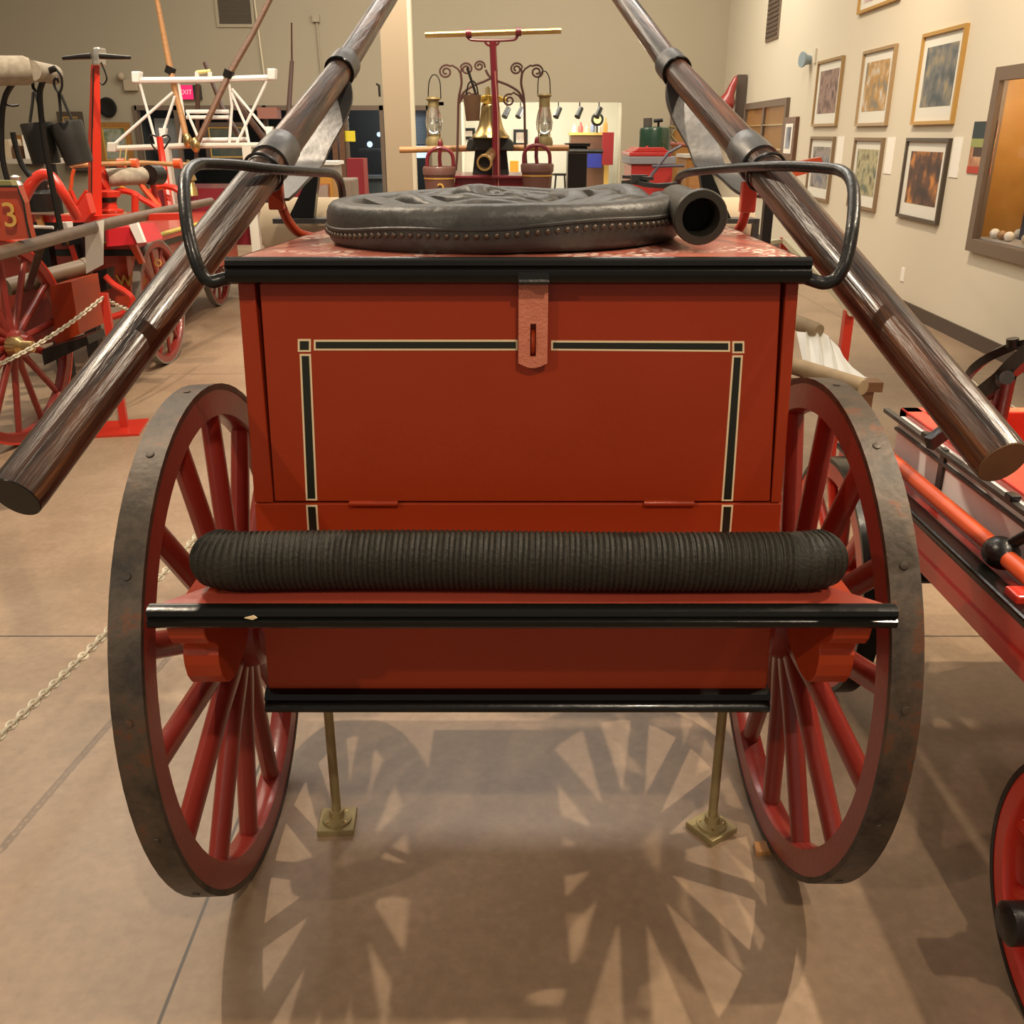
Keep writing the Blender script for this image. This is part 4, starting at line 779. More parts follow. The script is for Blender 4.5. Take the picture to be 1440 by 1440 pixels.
# lanterns
for x0, y0, y1, lab in ((611, 137, 205, 'brass handled glass lantern hanging from the scroll nearer the pale column'), (765, 132, 205, 'glass lantern hanging from the scroll nearer the bright shop')):
    ln = thing('lantern', lab, 'lantern', PY(x0, y1, YC-.05), 'lanterns on the bell engine'); hh = PY(x0, y0, YC-.05).z-PY(x0, y1, YC-.05).z; o_ = PY(x0, y1, YC-.05)
    MB().lathe(o_, (0, 0, 1), [(0, .055), (.02, .058), (.05, .05), (.055, .03), (.07, .03)], 18).build('fount', OLDB, ln)
    MB().lathe(o_+Vector((0, 0, .07)), (0, 0, 1), [(0, .035), (.03, .050), (.07, .054), (.12, .045), (.16, .033)], 18).build('globe', GLASS, ln)
    MB().lathe(o_+Vector((0, 0, .23)), (0, 0, 1), [(0, .036), (.03, .034), (.06, .034), (hh-.25, .036), (hh-.24, .048), (hh-.23, .045)], 18).build('chimney', OLDB, ln)
    for k in range(4):
        a = PI/4+k*PI/2; MB().cyl(o_+Vector((.052*math.cos(a), .052*math.sin(a), .05)), o_+Vector((.040*math.cos(a), .040*math.sin(a), .26)), .003, 6).build('guard_wire', BRASS, ln)
    tb([(x0-9, y0+2), (x0-8, y0-20), (x0-4, y0-30), (x0, y0-32), (x0+4, y0-30), (x0+8, y0-20), (x0+9, y0+2)], YC-.05, .8, 5, 3).build('bail', IRON, ln)
# wooden buckets with arched handles
for x0, y0, lab, num in ((619, 234, 'brown bucket with a gold numeral in front of the pale column', '2'), (755, 230, 'brown bucket with a gold band in front of the bright shop', None)):
    o_ = PY(x0, 285, YC-.2); tp_ = PY(x0, y0, YC-.2); hh = tp_.z-o_.z
    bk = thing('wooden_bucket', lab, 'bucket', o_, 'brown buckets beside the brass bell'); wb = mat('brown bucket paint', (.13, .055, .042), .5, coat=.2)
    MB().lathe(o_, (0, 0, 1), [(0, .085), (hh-.05, .098), (hh-.05, .104), (hh-.01, .106), (hh, .100), (hh, .09), (hh-.02, .088)], 26).build('bucket_body', wb, bk)
    MB().lathe(o_+Vector((0, 0, hh-.075)), (0, 0, 1), [(0, .0985), (.008, .0992)], 26).build('gold_band', GOLD, bk)
    if num: text('numeral', num, o_+Vector((.015, -.10, hh-.14)), .11, FACE, GOLD, bk)
    tb([(x0-18, y0+12), (x0-18, y0-12), (x0-12, y0-22), (x0, y0-26), (x0+12, y0-22), (x0+18, y0-12), (x0+18, y0+12)], YC-.2, 2.6, 8, 5).build('handle', BURG, bk)
    tb([(x0, y0-28), (x0-1, y0-10), (x0+1, y0+8)], YC-.15, 2.6, 8).build('handle_post', BURG, bk)
    MB().ball(PY(x0, y0-30, YC-.15), .02, .8, .8, 1.8).build('finial', BURG, bk)
# ================================================================ red and green apparatus
gr = thing('green_canister', 'dark green canister with valve and filler neck standing on a red cabinet', 'canister', PY(920, 232, 8.1))
o_ = PY(920, 212, 8.1); r_ = pxr(920, 212, 8.1, 22); h_ = PY(920, 178, 8.1).z-o_.z
MB().lathe(o_, (0, 0, 1), [(0, r_), (h_*.85, r_), (h_*.95, r_*.93), (h_, r_*.6)], 24).build('tank', GREEN, gr)
MB().cyl(PY(911, 179, 8.1), PY(911, 166, 8.1), .035, 12).build('filler_neck', mat('grey filler', (.09, .08, .07), .5), gr)
MB().cyl(PY(926, 180, 8.1), PY(926, 170, 8.1), .01, 8).cyl(PY(919, 170, 8.1), PY(932, 169, 8.1), .014, 8).build('valve', IRON, gr)
tb([(940, 178), (950, 180), (944, 190), (952, 200)], 8.1, 1.8, 6, 4).build('pipe', OLDB, gr)
rc = thing('red_cabinet', 'red metal cabinet with grey band and handles behind the coiled hose', 'cabinet', (PY(917, 240, 7.9).x, 7.9, 0))
a, b = PY(889, 212, 7.8), PY(944, 275, 7.8); ztop, zmid = PY(917, 220, 7.8).z, PY(917, 231, 7.8).z
rcm = mat('cabinet red', (.50, .035, .03), .35, coat=.3)
MB().box2((a.x, 7.8, 0), (b.x, 8.3, zmid)).build('cabinet_body', rcm, rc, False, bevel=.01)
MB().box2((a.x-.02, 7.78, zmid), (b.x+.02, 8.32, ztop)).build('grey_band', mat('grey band', (.28, .28, .30), .4), rc, False, bevel=.006)
MB().box2((a.x-.02, 7.78, ztop), (b.x-.02, 8.32, ztop+.03)).prism([(a.x-.01, 7.8, ztop+.03), (b.x-.03, 7.8, ztop+.03), (b.x-.08, 7.8, ztop+.065), (a.x+.05, 7.8, ztop+.065)], (0, .5, 0)).build('lid', rcm, rc, False, bevel=.006)
tb([(908, 210), (911, 206), (923, 206), (926, 210)], 8.0, 1.6, 6, 3).build('lid_handle', rcm, rc)
tb([(905, 262), (925, 235), (940, 215), (958, 205)], 7.6, 2.2, 8).build('lever', mat('purple grey iron', (.10, .09, .12), .4), rc); tb([(917, 234), (962, 233)], 7.6, 2, 8).build('lever', MATS['purple grey iron'], rc)
tb([(938, 202, 8.5), (975, 205, 8.5)], 8.5, 3, 8).build('red_pipe', mat('dull red pipe', (.30, .09, .06), .5), rc)
wc = thing('wooden_cabinet', 'narrow wooden cabinet with pale top standing against the back wall', 'cabinet', (PY(982, 250, 9.5).x, 9.5, 0))
a, b = PY(966, 222, 9.5), PY(1002, 222, 9.5); MB().box2((a.x, 9.5, 0), (b.x, 10, a.z)).build('cabinet_body', OAK, wc, False); MB().box2((a.x-.02, 9.48, a.z), (b.x+.02, 10.02, a.z+.03)).build('top', GREYWH, wc, False)
MB().box2((a.x+.03, 9.49, .2), (b.x-.03, 9.5, a.z-.08)).build('door', WOODL, wc, False)
# ================================================================ back wall fittings
def onback(px0, py0, px1, py1): return PY(px0, py0, BW), PY(px1, py1, BW)
a, b = onback(305, -8, 355, 34); vt = thing('air_vent', 'large grey louvred air vent high on the tan back wall', 'vent', (a.x, BW, b.z))
m = MB(); m.box2((a.x-.05, BW-.03, b.z-.05), (b.x+.05, BW, b.z)).box2((a.x-.05, BW-.03, b.z), (a.x, BW, a.z)).box2((b.x, BW-.03, b.z), (b.x+.05, BW, a.z)).box2((a.x-.05, BW-.03, a.z), (b.x+.05, BW, a.z+.05)); m.build('vent_frame', WALL, vt, False)
m = MB()
for i in range(18): m.box(((a.x+b.x)/2, BW-.012, lerp(b.z, a.z, (i+.5)/18)), (b.x-a.x, .004, .022), rot=Matrix.Rotation(.6, 3, 'X'))
m.build('louvres', mat('vent grey', (.13, .11, .085), .6), vt, False); MB().box2((a.x, BW-.006, b.z), (b.x, BW-.002, a.z)).build('vent_back', DKBRN, vt, False)
a, b = PW(1087, -8, .0), PW(1093, 58); 
def wallbox(mb, y0, y1, z0, z1, o0, o1):
    return mb.prism([(wallx(y0)-o0, y0, z0), (wallx(y1)-o0, y1, z0), (wallx(y1)-o1, y1, z0), (wallx(y0)-o1, y0, z0)], (0, 0, z1-z0))
v0, v1 = PW(1098, 20), PW(1081, 20); zv = PW(1083, 58).z
vt = thing('air_vent', 'tall narrow brown air vent high on the cream side wall', 'vent', (wallx(v0.y), v0.y, zv))
wallbox(MB(), v0.y, v1.y, zv, zv+1.3, 0, .02).build('vent_frame', BRNFR, vt, False); m = MB()
for i in range(20): wallbox(m, v0.y+.05, v1.y-.05, zv+.05+i*.06, zv+.08+i*.06, .02, .032)
m.build('louvres', DKBRN, vt, False)
a, b = onback(252, 120, 276, 140); ex = thing('exit_sign', 'small lit exit sign with pinkish red letters on the back wall', 'sign', (a.x, BW, b.z))
MB().box2((a.x, BW-.08, b.z), (b.x+.12, BW-.01, a.z)).build('sign_box', mat('sign black', (.03, .025, .025), .4), ex, False); MB().box2((a.x, BW-.085, b.z), (b.x-.02, BW-.08, a.z)).build('sign_face', mat('lit pink red', (.80, .02, .13), .4, emis=.7), ex, False)
text('sign_letters', 'EXIT', ((a.x+b.x)/2-.01, BW-.087, (a.z+b.z)/2), .11, FACE, mat('lit letters', (1, .45, .5), .4, emis=.6), ex)
a, b = onback(172, 112, 196, 128); el = thing('emergency_light', 'beige emergency light box with lamp on the back wall beside the round black plaque', 'light', (a.x, BW, b.z))
MB().box2((a.x+.04, BW-.10, b.z), (b.x, BW, a.z)).build('light_box', mat('beige plastic', (.42, .34, .24), .6), el, False, bevel=.01); MB().ball((a.x+.02, BW-.10, a.z+.05), .07).build('lamp_head', MATS['beige plastic'], el)
o_ = PY(152, 151, BW-.03); tag(MB().lathe(o_, (0, -1, 0), [(0, .13), (.01, .16), (.03, .17), (.04, .14), (.03, .1)], 24).build('round_plaque', IRON), 'round black plaque hanging on the back wall beside the red mast', 'plaque')
a = PY(445, 26, BW); cb_ = thing('junction_box', 'small tan junction box with conduit running down the back wall', 'electrical box', (a.x, BW, 2.3))
MB().box((a.x, BW-.04, a.z), (.12, .08, .12)).build('box_housing', WALL, cb_, False); tb([(445, 30, BW-.03), (453, 118, BW-.03)], BW, 1.3, 8).build('conduit', WALL, cb_)
tag(tb([(357, -5, BW-.03), (373, 118, BW-.03)], BW, 1.4, 8).build('conduit', mat('pale conduit', (.62, .55, .40), .7)), 'pale conduit pipe descending the back wall beside the large vent', 'pipe')
hk = tag(tb([(529, 118, 15.28), (533, 120, 15.28), (534, 136, 15.28)], 15.28, 1.6, 6).build('wall_hook', IRON), 'black hook fixed beside the tan column', 'hook')
fin = [(80, 157, 128, 240, 'dark wide framed picture standing behind the leather buckets', DKBRN, [(.10, .08, .06), (.2, .16, .12)]), (136, 172, 190, 232, 'gold framed landscape picture on the back wall behind the red mast', OAK, [(.16, .22, .26), (.32, .33, .26), (.08, .14, .05)]), (286, 172, 352, 228, 'double gold lined dark framed picture behind the white truss', DKBRN, [(.02, .05, .05), (.10, .09, .06)]), (20, 190, 62, 230, 'gold framed picture at the far end behind the buckets', OAK, [(.45, .36, .22), (.3, .22, .12)])]
for i, (x0, y0, x1, y1, lab, fm, cols) in enumerate(fin):
    a, b = PY(x0, y0, BW-.2), PY(x1, y1, BW-.2); fr = thing('framed_picture', lab, 'picture', ((a.x+b.x)/2, BW-.2, b.z)); t_ = .08
    m = MB(); m.box2((a.x, BW-.24, b.z), (a.x+t_, BW-.18, a.z)).box2((b.x-t_, BW-.24, b.z), (b.x, BW-.18, a.z)).box2((a.x+t_, BW-.24, a.z-t_), (b.x-t_, BW-.18, a.z)).box2((a.x+t_, BW-.24, b.z), (b.x-t_, BW-.18, b.z+t_)); m.build('picture_frame', fm, fr, False)
    m = MB(); u = t_; v_ = t_+.02; m.box2((a.x+u, BW-.225, b.z+u), (a.x+v_, BW-.2, a.z-u)).box2((b.x-v_, BW-.225, b.z+u), (b.x-u, BW-.2, a.z-u)).box2((a.x+v_, BW-.225, a.z-v_), (b.x-v_, BW-.2, a.z-u)).box2((a.x+v_, BW-.225, b.z+u), (b.x-v_, BW-.2, b.z+v_)); m.build('gilt_liner', GOLD, fr, False)
    MB().box2((a.x+t_, BW-.21, b.z+t_), (b.x-t_, BW-.19, a.z-t_)).build('artwork', art('picture %d' % i, cols, 4), fr, False)
    if b.z > .3: MB().box2((a.x+.1, BW-.18, b.z-.05), (b.x-.1, BW-.01, b.z)).build('ledge', DKBRN, fr, False)
a, b = PY(208, 166, BW), PY(238, 166, BW); struct(MB().box2((a.x, BW+.3, 0), (b.x, BW+.36, a.z)), 'door_2', mat('grey door', (.26, .28, .28), .6), smooth=False)
a, b = PY(362, 151, BW-.3), PY(391, 167, BW-.3); tag(MB().box2((a.x, BW-.35, b.z), (b.x, BW-.02, a.z)).build('wall_placard', mat('faded red placard', (.36, .15, .11), .6), None, False), 'faded red and tan placard box under the white truss arm', 'placard')
a, b = PY(485, 184, BW-.06), PY(500, 199, BW-.06); tag(MB().box2((a.x, BW-.06, b.z), (b.x, BW-.05, a.z)).build('yellow_notice', YEL, None, False), 'square yellow notice on the dark storefront glass', 'notice')
a, b = PY(487, 223, 14), PY(513, 268, 14); rs = thing('red_case', 'tall dark red display case in front of the storefront', 'case', ((a.x+b.x)/2, 14, 0))
MB().box2((a.x, 14, 0), (b.x, 14.4, a.z)).build('case_body', mat('dark red case', (.28, .02, .03), .4), rs, False); MB().box2((lerp(a.x, b.x, .45), 13.98, .2), (lerp(a.x, b.x, .62), 14, a.z-.25)).build('case_stripe', WHITE, rs, False)
a, b = PY(447, 245, 10), PY(470, 300, 10); tag(MB().box2((a.x, 10, 0), (b.x, 10.4, a.z)).build('oak_panel', mat('orange oak', (.42, .20, .03), .5), None, False, bevel=.02), 'orange oak panel cabinet seen inside the iron loop handle', 'cabinet')
a, b = PY(471, 252, 11), PY(497, 300, 11); tag(MB().box2((a.x, 11, 0), (b.x, 11.5, a.z)).build('grey_chest', mat('brown grey chest', (.22, .17, .13), .6), None, False, bevel=.02), 'brown grey chest standing before the red display case', 'chest')
# office things behind the glass
for px, py, r, lab in ((520, 203, 4, 'bright bluish lamp seen in the dark office, lower of the pair'), (533, 189, 3.2, 'bright bluish lamp seen in the dark office beside the tan column')):
    o_ = PY(px, py, BW+1.0); tag(MB().ball(o_, pxr(px, py, BW+1, r)).build('office_lamp_globe', mat('cool lamp globe', (.6, .8, 1), .4, emis=1.2)), lab, 'lamp')
a, b = PY(517, 208, BW+1.2), PY(540, 240, BW+1.2); ds = thing('office_desk', 'dark grey office desk with shelf inside the glazed office', 'desk', ((a.x+b.x)/2, BW+1.4, 0))
MB().box2((a.x-.3, BW+1.1, .7), (b.x+.2, BW+1.8, .75)).build('desk_top', mat('office grey', (.12, .15, .17), .6), ds, False); MB().box2((a.x-.25, BW+1.2, 0), (b.x+.15, BW+1.7, .7)).build('desk_body', mat('office dark', (.06, .08, .09), .6), ds, False); MB().box2((a.x-.2, BW+1.3, 1.2), (b.x+.1, BW+1.6, 1.25)).build('shelf', MATS['office grey'], ds, False)
# blind and bright panes
a, b = PY(577, 152, BW+.1), PY(601, 203, BW+.1); bl_ = thing('window_blind', 'blue grey slatted window blind beside the tan column', 'blind', ((a.x+b.x)/2, BW+.1, b.z)); m = MB()
for i in range(16): m.box(((a.x+b.x)/2, BW+.1, lerp(b.z, a.z, (i+.5)/16)), (b.x-a.x, .004, .038), rot=Matrix.Rotation(.5, 3, 'X'))
m.build('slats', mat('blue grey slat', (.17, .25, .36), .6), bl_, False); MB().box2((a.x, BW+.08, a.z-.02), (b.x, BW+.12, a.z+.03)).build('head_rail', MATS['blue grey slat'], bl_, False)
a, b = PY(577, 205, BW+.3), PY(602, 222, BW+.3); struct(MB().box2((a.x, BW+.3, b.z), (b.x, BW+.31, a.z)), 'window_3', mat('daylit pane', (.55, .78, 1), .3, emis=.9), smooth=False)
# ================================================================ the shop
YS = BW+2.4
def sb(px0, py0, px1, py1, Y, dep, name, mt, lab, cat): a, b = PY(px0, py0, Y), PY(px1, py1, Y); return tag(MB().box2((a.x, Y, b.z), (b.x, Y+dep, a.z)).build(name, mt, None, False, bevel=.008), lab, cat)
ct = thing('shop_counter', 'dark wooden shop counter with pale yellow top and side edge', 'counter', (PY(830, 230, YS).x, YS, 0))
a, b = PY(803, 190, YS), PY(856, 235, YS)
MB().box2((a.x, YS, 0), (b.x, YS+.6, a.z)).build('counter_body', mat('counter brown', (.14, .065, .035), .5), ct, False); MB().box2((a.x-.03, YS-.03, a.z), (b.x+.03, YS+.63, a.z+.05)).build('counter_top', mat('pale yellow wood', (.70, .46, .12), .5), ct, False); MB().box2((b.x-.10, YS-.02, .5), (b.x, YS, a.z)).build('counter_edge', MATS['pale yellow wood'], ct, False)
cols = [(.75, .72, .65), (.6, .1, .08), (.72, .6, .4), (.2, .25, .4), (.8, .78, .7), (.7, .4, .1)]
nm = ['white', 'red', 'buff', 'blue', 'cream', 'amber']
for i in range(6):
    x = lerp(a.x+.08, b.x-.08, i/5); hgt = (.16, .2, .15, .24, .18, .28)[i]; mt = mat('ware %d' % i, cols[i], .4)
    tag(MB().lathe((x, YS+.2, a.z+.05), (0, 0, 1), [(0, .05), (hgt*.55, .05), (hgt*.75, .02), (hgt, .02)], 12).build('bottle', mt), nm[i]+' bottle standing on the pale yellow shop counter', 'bottle', 'bottles on the shop counter')
o_ = PY(840, 168, YS-.05); ck = thing('round_clock', 'round black clock with pale dial above the shop counter bottles', 'clock', o_); MB().lathe(o_, (0, -1, 0), [(-.05, .13), (.02, .13), (.03, .11)], 20).build('clock_case', IRON, ck); MB().lathe(o_+Vector((0, -.031, 0)), (0, -1, 0), [(0, .08), (.004, .08)], 18).build('dial', mat('dial', (.8, .7, .3), .4), ck); MB().cyl(o_-Vector((0, 0, .13)), (o_.x, o_.y, a.z+.05), .02, 8).build('clock_stand', IRON, ck)
sb(826, 211, 846, 236, YS-.25, .1, 'blue_banner', BLUE, 'deep blue banner hung on the front of the shop counter', 'banner'); sb(848, 186, 862, 232, YS-.3, .15, 'red_curtain', mat('curtain red', (.25, .012, .015), .8), 'dark red curtain hanging at the end of the shop counter', 'curtain')
sb(717, 226, 729, 250, BW+.8, .05, 'yellow_banner', mat('banner yellow', (.85, .45, .05), .5), 'orange yellow banner board standing in the bright shop', 'banner')
a, b = PY(799, 206, 13.5), PY(825, 262, 13.5); bc = thing('black_cabinet', 'tall black cabinet standing in front of the bright shop', 'cabinet', ((a.x+b.x)/2, 13.5, 0)); MB().box2((a.x, 13.5, 0), (b.x, 13.9, a.z)).build('cabinet_body', IRON, bc, False, bevel=.02); MB().box2((a.x-.03, 13.47, a.z), (b.x+.03, 13.93, a.z+.04)).build('cabinet_top', IRON, bc, False)
for i, (x0, y0, x1, y1, lab) in enumerate(((650, 180, 668, 196, 'dark framed print on the shop wall nearest the column'), (722, 182, 742, 205, 'dark framed print on the shop wall beyond the brass bell'))):
    a, b = PY(x0, y0, BW+3.9), PY(x1, y1, BW+3.9); fr = thing('framed_picture', lab, 'picture', ((a.x+b.x)/2, BW+3.9, b.z))
    MB().box2((a.x, BW+3.95, b.z), (b.x, BW+3.99, a.z)).build('picture_frame', IRON, fr, False); MB().box2((a.x+.06, BW+3.94, b.z+.06), (b.x-.06, BW+3.955, a.z-.06)).build('artwork', art('shop print %d' % i, [(.7, .68, .6), (.5, .4, .35), (.25, .2, .2)], 3), fr, False)
a = PY(700, 146, BW+1.2); zr = 2.52
tag(MB().box2((bx(655), BW+1.18, zr), (bx(890), BW+1.22, zr+.03)).build('lamp_track', IRON, None, False), 'black lighting track fixed under the shop ceiling', 'track')
for px in (713, 732, 785, 815, 842):
    a = PY(px, 160, BW+1.2); tl_ = thing('track_lamp', 'black track lamp tilted down from the shop ceiling track', 'lamp', (a.x, BW+1.2, a.z), 'track lamps in the shop'); MB().cyl((a.x, BW+1.2, zr), (a.x, BW+1.2, a.z+.08), .012, 8).build('stem', IRON, tl_); MB().cyl((a.x+.03, BW+1.2, a.z+.10), (a.x-.05, BW+1.1, a.z-.06), .05, 12, .06).build('lamp_head', IRON, tl_)
a = PY(788, 236, BW+1.4); sl = thing('bar_stool', 'thin black bar stool standing in the bright shop', 'stool', (a.x, BW+1.4, 0)); MB().lathe((a.x, BW+1.4, .75), (0, 0, 1), [(0, .16), (.04, .16)], 16).build('seat', IRON, sl)
for k in range(4): q = PI/4+k*PI/2; MB().cyl((a.x+.12*math.cos(q), BW+1.4+.12*math.sin(q), .76), (a.x+.2*math.cos(q), BW+1.4+.2*math.sin(q), 0), .014, 8).build('leg', IRON, sl)
# ================================================================ side wall
PIC = [([(1153, 86), (1189, 79), (1178, 178), (1145, 177)], 'gold edged frame with a brownish scene, farthest of the upper row on the cream wall', mat('gold brown frame', (.33, .21, .09), .4, metal=.3), [(.13, .08, .07), (.30, .20, .16), (.08, .05, .05)], 6),
 ([(1218, 72), (1264, 62), (1249, 177), (1206, 177)], 'frame with an amber and white scene, middle of the upper row on the cream wall', mat('tan frame', (.36, .24, .12), .4, metal=.2), [(.20, .18, .14), (.42, .24, .07), (.52, .49, .42)], 7),
 ([(1302, 47), (1364, 34), (1343, 175), (1286, 175)], 'largest bright gold frame with a grey winter scene, nearest of the upper row', mat('bright gold frame', (.50, .29, .08), .4, metal=.3), [(.07, .085, .09), (.15, .155, .15), (.30, .25, .15)], 7),
 ([(1142, 192), (1176, 192), (1166, 284), (1136, 278)], 'brown frame with a grey blue scene, farthest of the lower row on the cream wall', mat('brown frame', (.20, .13, .07), .5), [(.14, .15, .18), (.30, .26, .24), (.09, .09, .07)], 6),
 ([(1203, 194), (1246, 193), (1232, 298), (1197, 290)], 'brown frame with a greenish yellow scene, middle of the lower row on the cream wall', MATS['brown frame'], [(.12, .14, .10), (.42, .38, .22), (.10, .09, .06)], 7),
 ([(1280, 194), (1340, 194), (1321, 318), (1264, 303)], 'thick dark frame with a fiery orange scene, nearest of the lower row', mat('dark frame', (.065, .045, .03), .4), [(.05, .035, .03), (.12, .06, .04), (.55, .22, .05)], 6),
 ([(1213, -44), (1272, -60), (1270, 3), (1213, 15)], 'gold frame with pink matting above the rows of pictures', MATS['bright gold frame'], [(.6, .2, .2), (.6, .5, .5), (.3, .1, .1)], 4)]
for i, (cs, lab, fm, cols, sc2) in enumerate(PIC):
    P = [PW(*c) for c in cs]; y1 = (P[0].y+P[3].y)/2; y0 = (P[1].y+P[2].y)/2; z1 = (P[0].z+P[1].z)/2; z0 = (P[2].z+P[3].z)/2
    fr = thing('framed_picture', lab, 'picture', (wallx((y0+y1)/2), (y0+y1)/2, z0), 'framed pictures on the cream wall'); t_ = .028
    m = MB(); wallbox(m, y0, y1, z0, z0+t_, 0, .035); wallbox(m, y0, y1, z1-t_, z1, 0, .035); wallbox(m, y0, y0+t_, z0+t_, z1-t_, 0, .035); wallbox(m, y1-t_, y1, z0+t_, z1-t_, 0, .035); m.build('picture_frame', fm, fr, False)
    wallbox(MB(), y0+t_, y1-t_, z0+t_, z1-t_, 0, .012).build('mat_board', mat('mat board', (.66, .64, .56), .8), fr, False)
    k = .10*(y1-y0); kz = .12*(z1-z0); wallbox(MB(), y0+t_+k, y1-t_-k, z0+t_+kz*1.3, z1-t_-kz, .012, .0145).build('artwork', art('wall art %d' % i, cols, sc2), fr, False)
for i, (cs, lab) in enumerate((([(1178, 192), (1187, 192), (1184, 235), (1175, 235)], 'white caption card beside the farthest lower picture'), ([(1249, 193), (1260, 192), (1253, 245), (1243, 245)], 'white caption card beside the middle lower picture'), ([(1344, 193), (1356, 193), (1346, 250), (1334, 247)], 'white caption card beside the fiery orange picture'))):
    P = [PW(*c) for c in cs]; y1 = (P[0].y+P[3].y)/2; y0 = (P[1].y+P[2].y)/2; tag(wallbox(MB(), y0, y1, P[2].z, P[0].z, 0, .006).build('caption_card', PAPER, None, False), lab, 'card', 'caption cards')
# display cases
def case(y0, y1, z0, z1, lab, mull, dep, proj):
    cs = thing('display_case', lab, 'display case', (wallx((y0+y1)/2), (y0+y1)/2, z0), 'display cases in the cream wall'); t_ = .09
    m = MB(); wallbox(m, y0, y1, z0, z0+t_, -.02, .05); wallbox(m, y0, y1, z1-t_, z1, -.02, .05); wallbox(m, y0, y0+t_, z0+t_, z1-t_, -.02, .05); wallbox(m, y1-t_, y1, z0+t_, z1-t_, -.02, .05)
    if mull: wallbox(m, (y0+y1)/2-.05, (y0+y1)/2+.05, z0+t_, z1-t_, 0, .05)
    m.build('case_frame', BRNFR, cs, False)
    return cs
cz = case(CY0, CY1, CZ0, CZ1, 'wide brown framed display case with balls and curios, nearest on the cream wall', False, .4, 0)
m = MB(); wallbox(m, CY0, CY1, CZ0, CZ1, -.40, -.42); wallbox(m, CY1-.02, CY1, CZ0, CZ1, -.40, 0); wallbox(m, CY0, CY0+.02, CZ0, CZ1, -.40, 0); wallbox(m, CY0, CY1, CZ1-.02, CZ1, -.40, 0); m.build('case_lining', mat('case oak lining', (.42, .22, .05), .5, col2=(.34, .17, .035), scale=6), cz, False)
wallbox(MB(), CY0, CY1, CZ0, CZ0+.10, -.40, -.005).build('case_floor', mat('case grey cloth', (.30, .29, .27), .8), cz, False)
wallbox(MB(), CY0+.09, CY1-.09, CZ0+.09, CZ1-.09, .012, .016).build('glass_pane', CASEGL, cz, False)
l = bpy.data.lights.new('case_lamp', 'POINT'); l.energy = 22; l.color = (1, .82, .55); l.shadow_soft_size = .04; o = bpy.data.objects.new('case_lamp', l); C.objects.link(o); o.location = (wallx(CY1-.7)+.2, CY1-.7, CZ1-.12)
for i, (dy, dx, r, cn, mt) in enumerate(((.16, .08, .036, 'white', WHITE), (.27, .08, .034, 'brown', mat('brown ball', (.35, .2, .1), .5)), (.38, .08, .035, 'ivory', PAPER), (.20, .24, .036, 'grey', mat('grey ball', (.5, .48, .43), .5)), (.62, .09, .04, 'tan', TAN))):
    tag(MB().ball((wallx(CY1)+dx, CY1-dy, CZ0+.10+r), r, seg=16).build('ball', mt), cn+' ball lying on the grey floor of the near display case', 'ball', 'balls in the display case')
o_ = Vector((wallx(CY1)+.26, CY1-.36, CZ0+.10)); tag(MB().box(o_+Vector((0, 0, .12)), (.03, .22, .24), .3).build('display_board', mat('dark display board', (.04, .05, .08), .5), None, False), 'dark blue board standing inside the near display case', 'board')
q0, q1 = PW(1112, 137), PW(1052, 143); qz = PW(1105, 225).z
c1 = case(q0.y, q1.y, qz-.5, q0.z, 'two-bay brown framed oak display case, farther along the cream wall', True, 0, 0)
wallbox(MB(), q0.y+.09, q1.y-.09, qz-.41, q0.z-.09, 0, .012).build('case_back', OAK, c1, False); 
for i in range(3): wallbox(MB(), q0.y+.12, q1.y-.12, qz-.2+i*.32, qz-.185+i*.32, .012, .045).build('shelf', mat('case shelf', (.5, .4, .2), .4), c1, False)
wallbox(MB(), q0.y+.09, q1.y-.09, qz-.41, q0.z-.09, .046, .049).build('glass_pane', CASEGL, c1, False)
q0, q1 = PW(1125, 164), PW(1109, 166); qz = PW(1122, 226).z; fr = thing('framed_picture', 'small brown framed dark picture beside the farther display case', 'picture', (wallx(q0.y), q0.y, qz)); wallbox(MB(), q0.y, q1.y, qz, q0.z, 0, .05).build('picture_frame', WOODB, fr, False); wallbox(MB(), q0.y+.1, q1.y-.1, qz+.08, q0.z-.08, .05, .053).build('mat_board', PAPER, fr, False); wallbox(MB(), q0.y+.17, q1.y-.17, qz+.14, q0.z-.12, .053, .056).build('artwork', art('small art', [(.05, .05, .06), (.3, .32, .36)], 4), fr, False)
# poster: plain generic stand-in
P = [PW(1372, 171), PW(1396, 171), PW(1385, 245), PW(1360, 243)]; y1, y0 = (P[0].y+P[3].y)/2, (P[1].y+P[2].y)/2-.10; z1, z0 = P[0].z, P[3].z
ps = thing('poster', 'small orange brown poster with dark heading beside the near display case', 'poster', (wallx(y0), y0, z0))
wallbox(MB(), y0, y1, z0, z1, 0, .006).build('sheet', art('poster ground', [(.50, .22, .10), (.32, .13, .07), (.55, .32, .18)], 5), ps, False); wallbox(MB(), y0, y1, z1-.12, z1, .006, .008).build('heading', mat('poster heading', (.03, .045, .05), .6), ps, False); wallbox(MB(), y0, y1, z0, z0+.05, .006, .008).build('red_band', mat('poster red', (.40, .05, .03), .6), ps, False); wallbox(MB(), y0+.06, y1-.06, z0+.12, z0+.30, .006, .007).build('dark_patch', mat('poster dark', (.07, .04, .03), .6), ps, False); wallbox(MB(), y0, y1, z1-.18, z1-.12, .006, .008).build('green_band', mat('poster green', (.28, .30, .10), .6), ps, False)
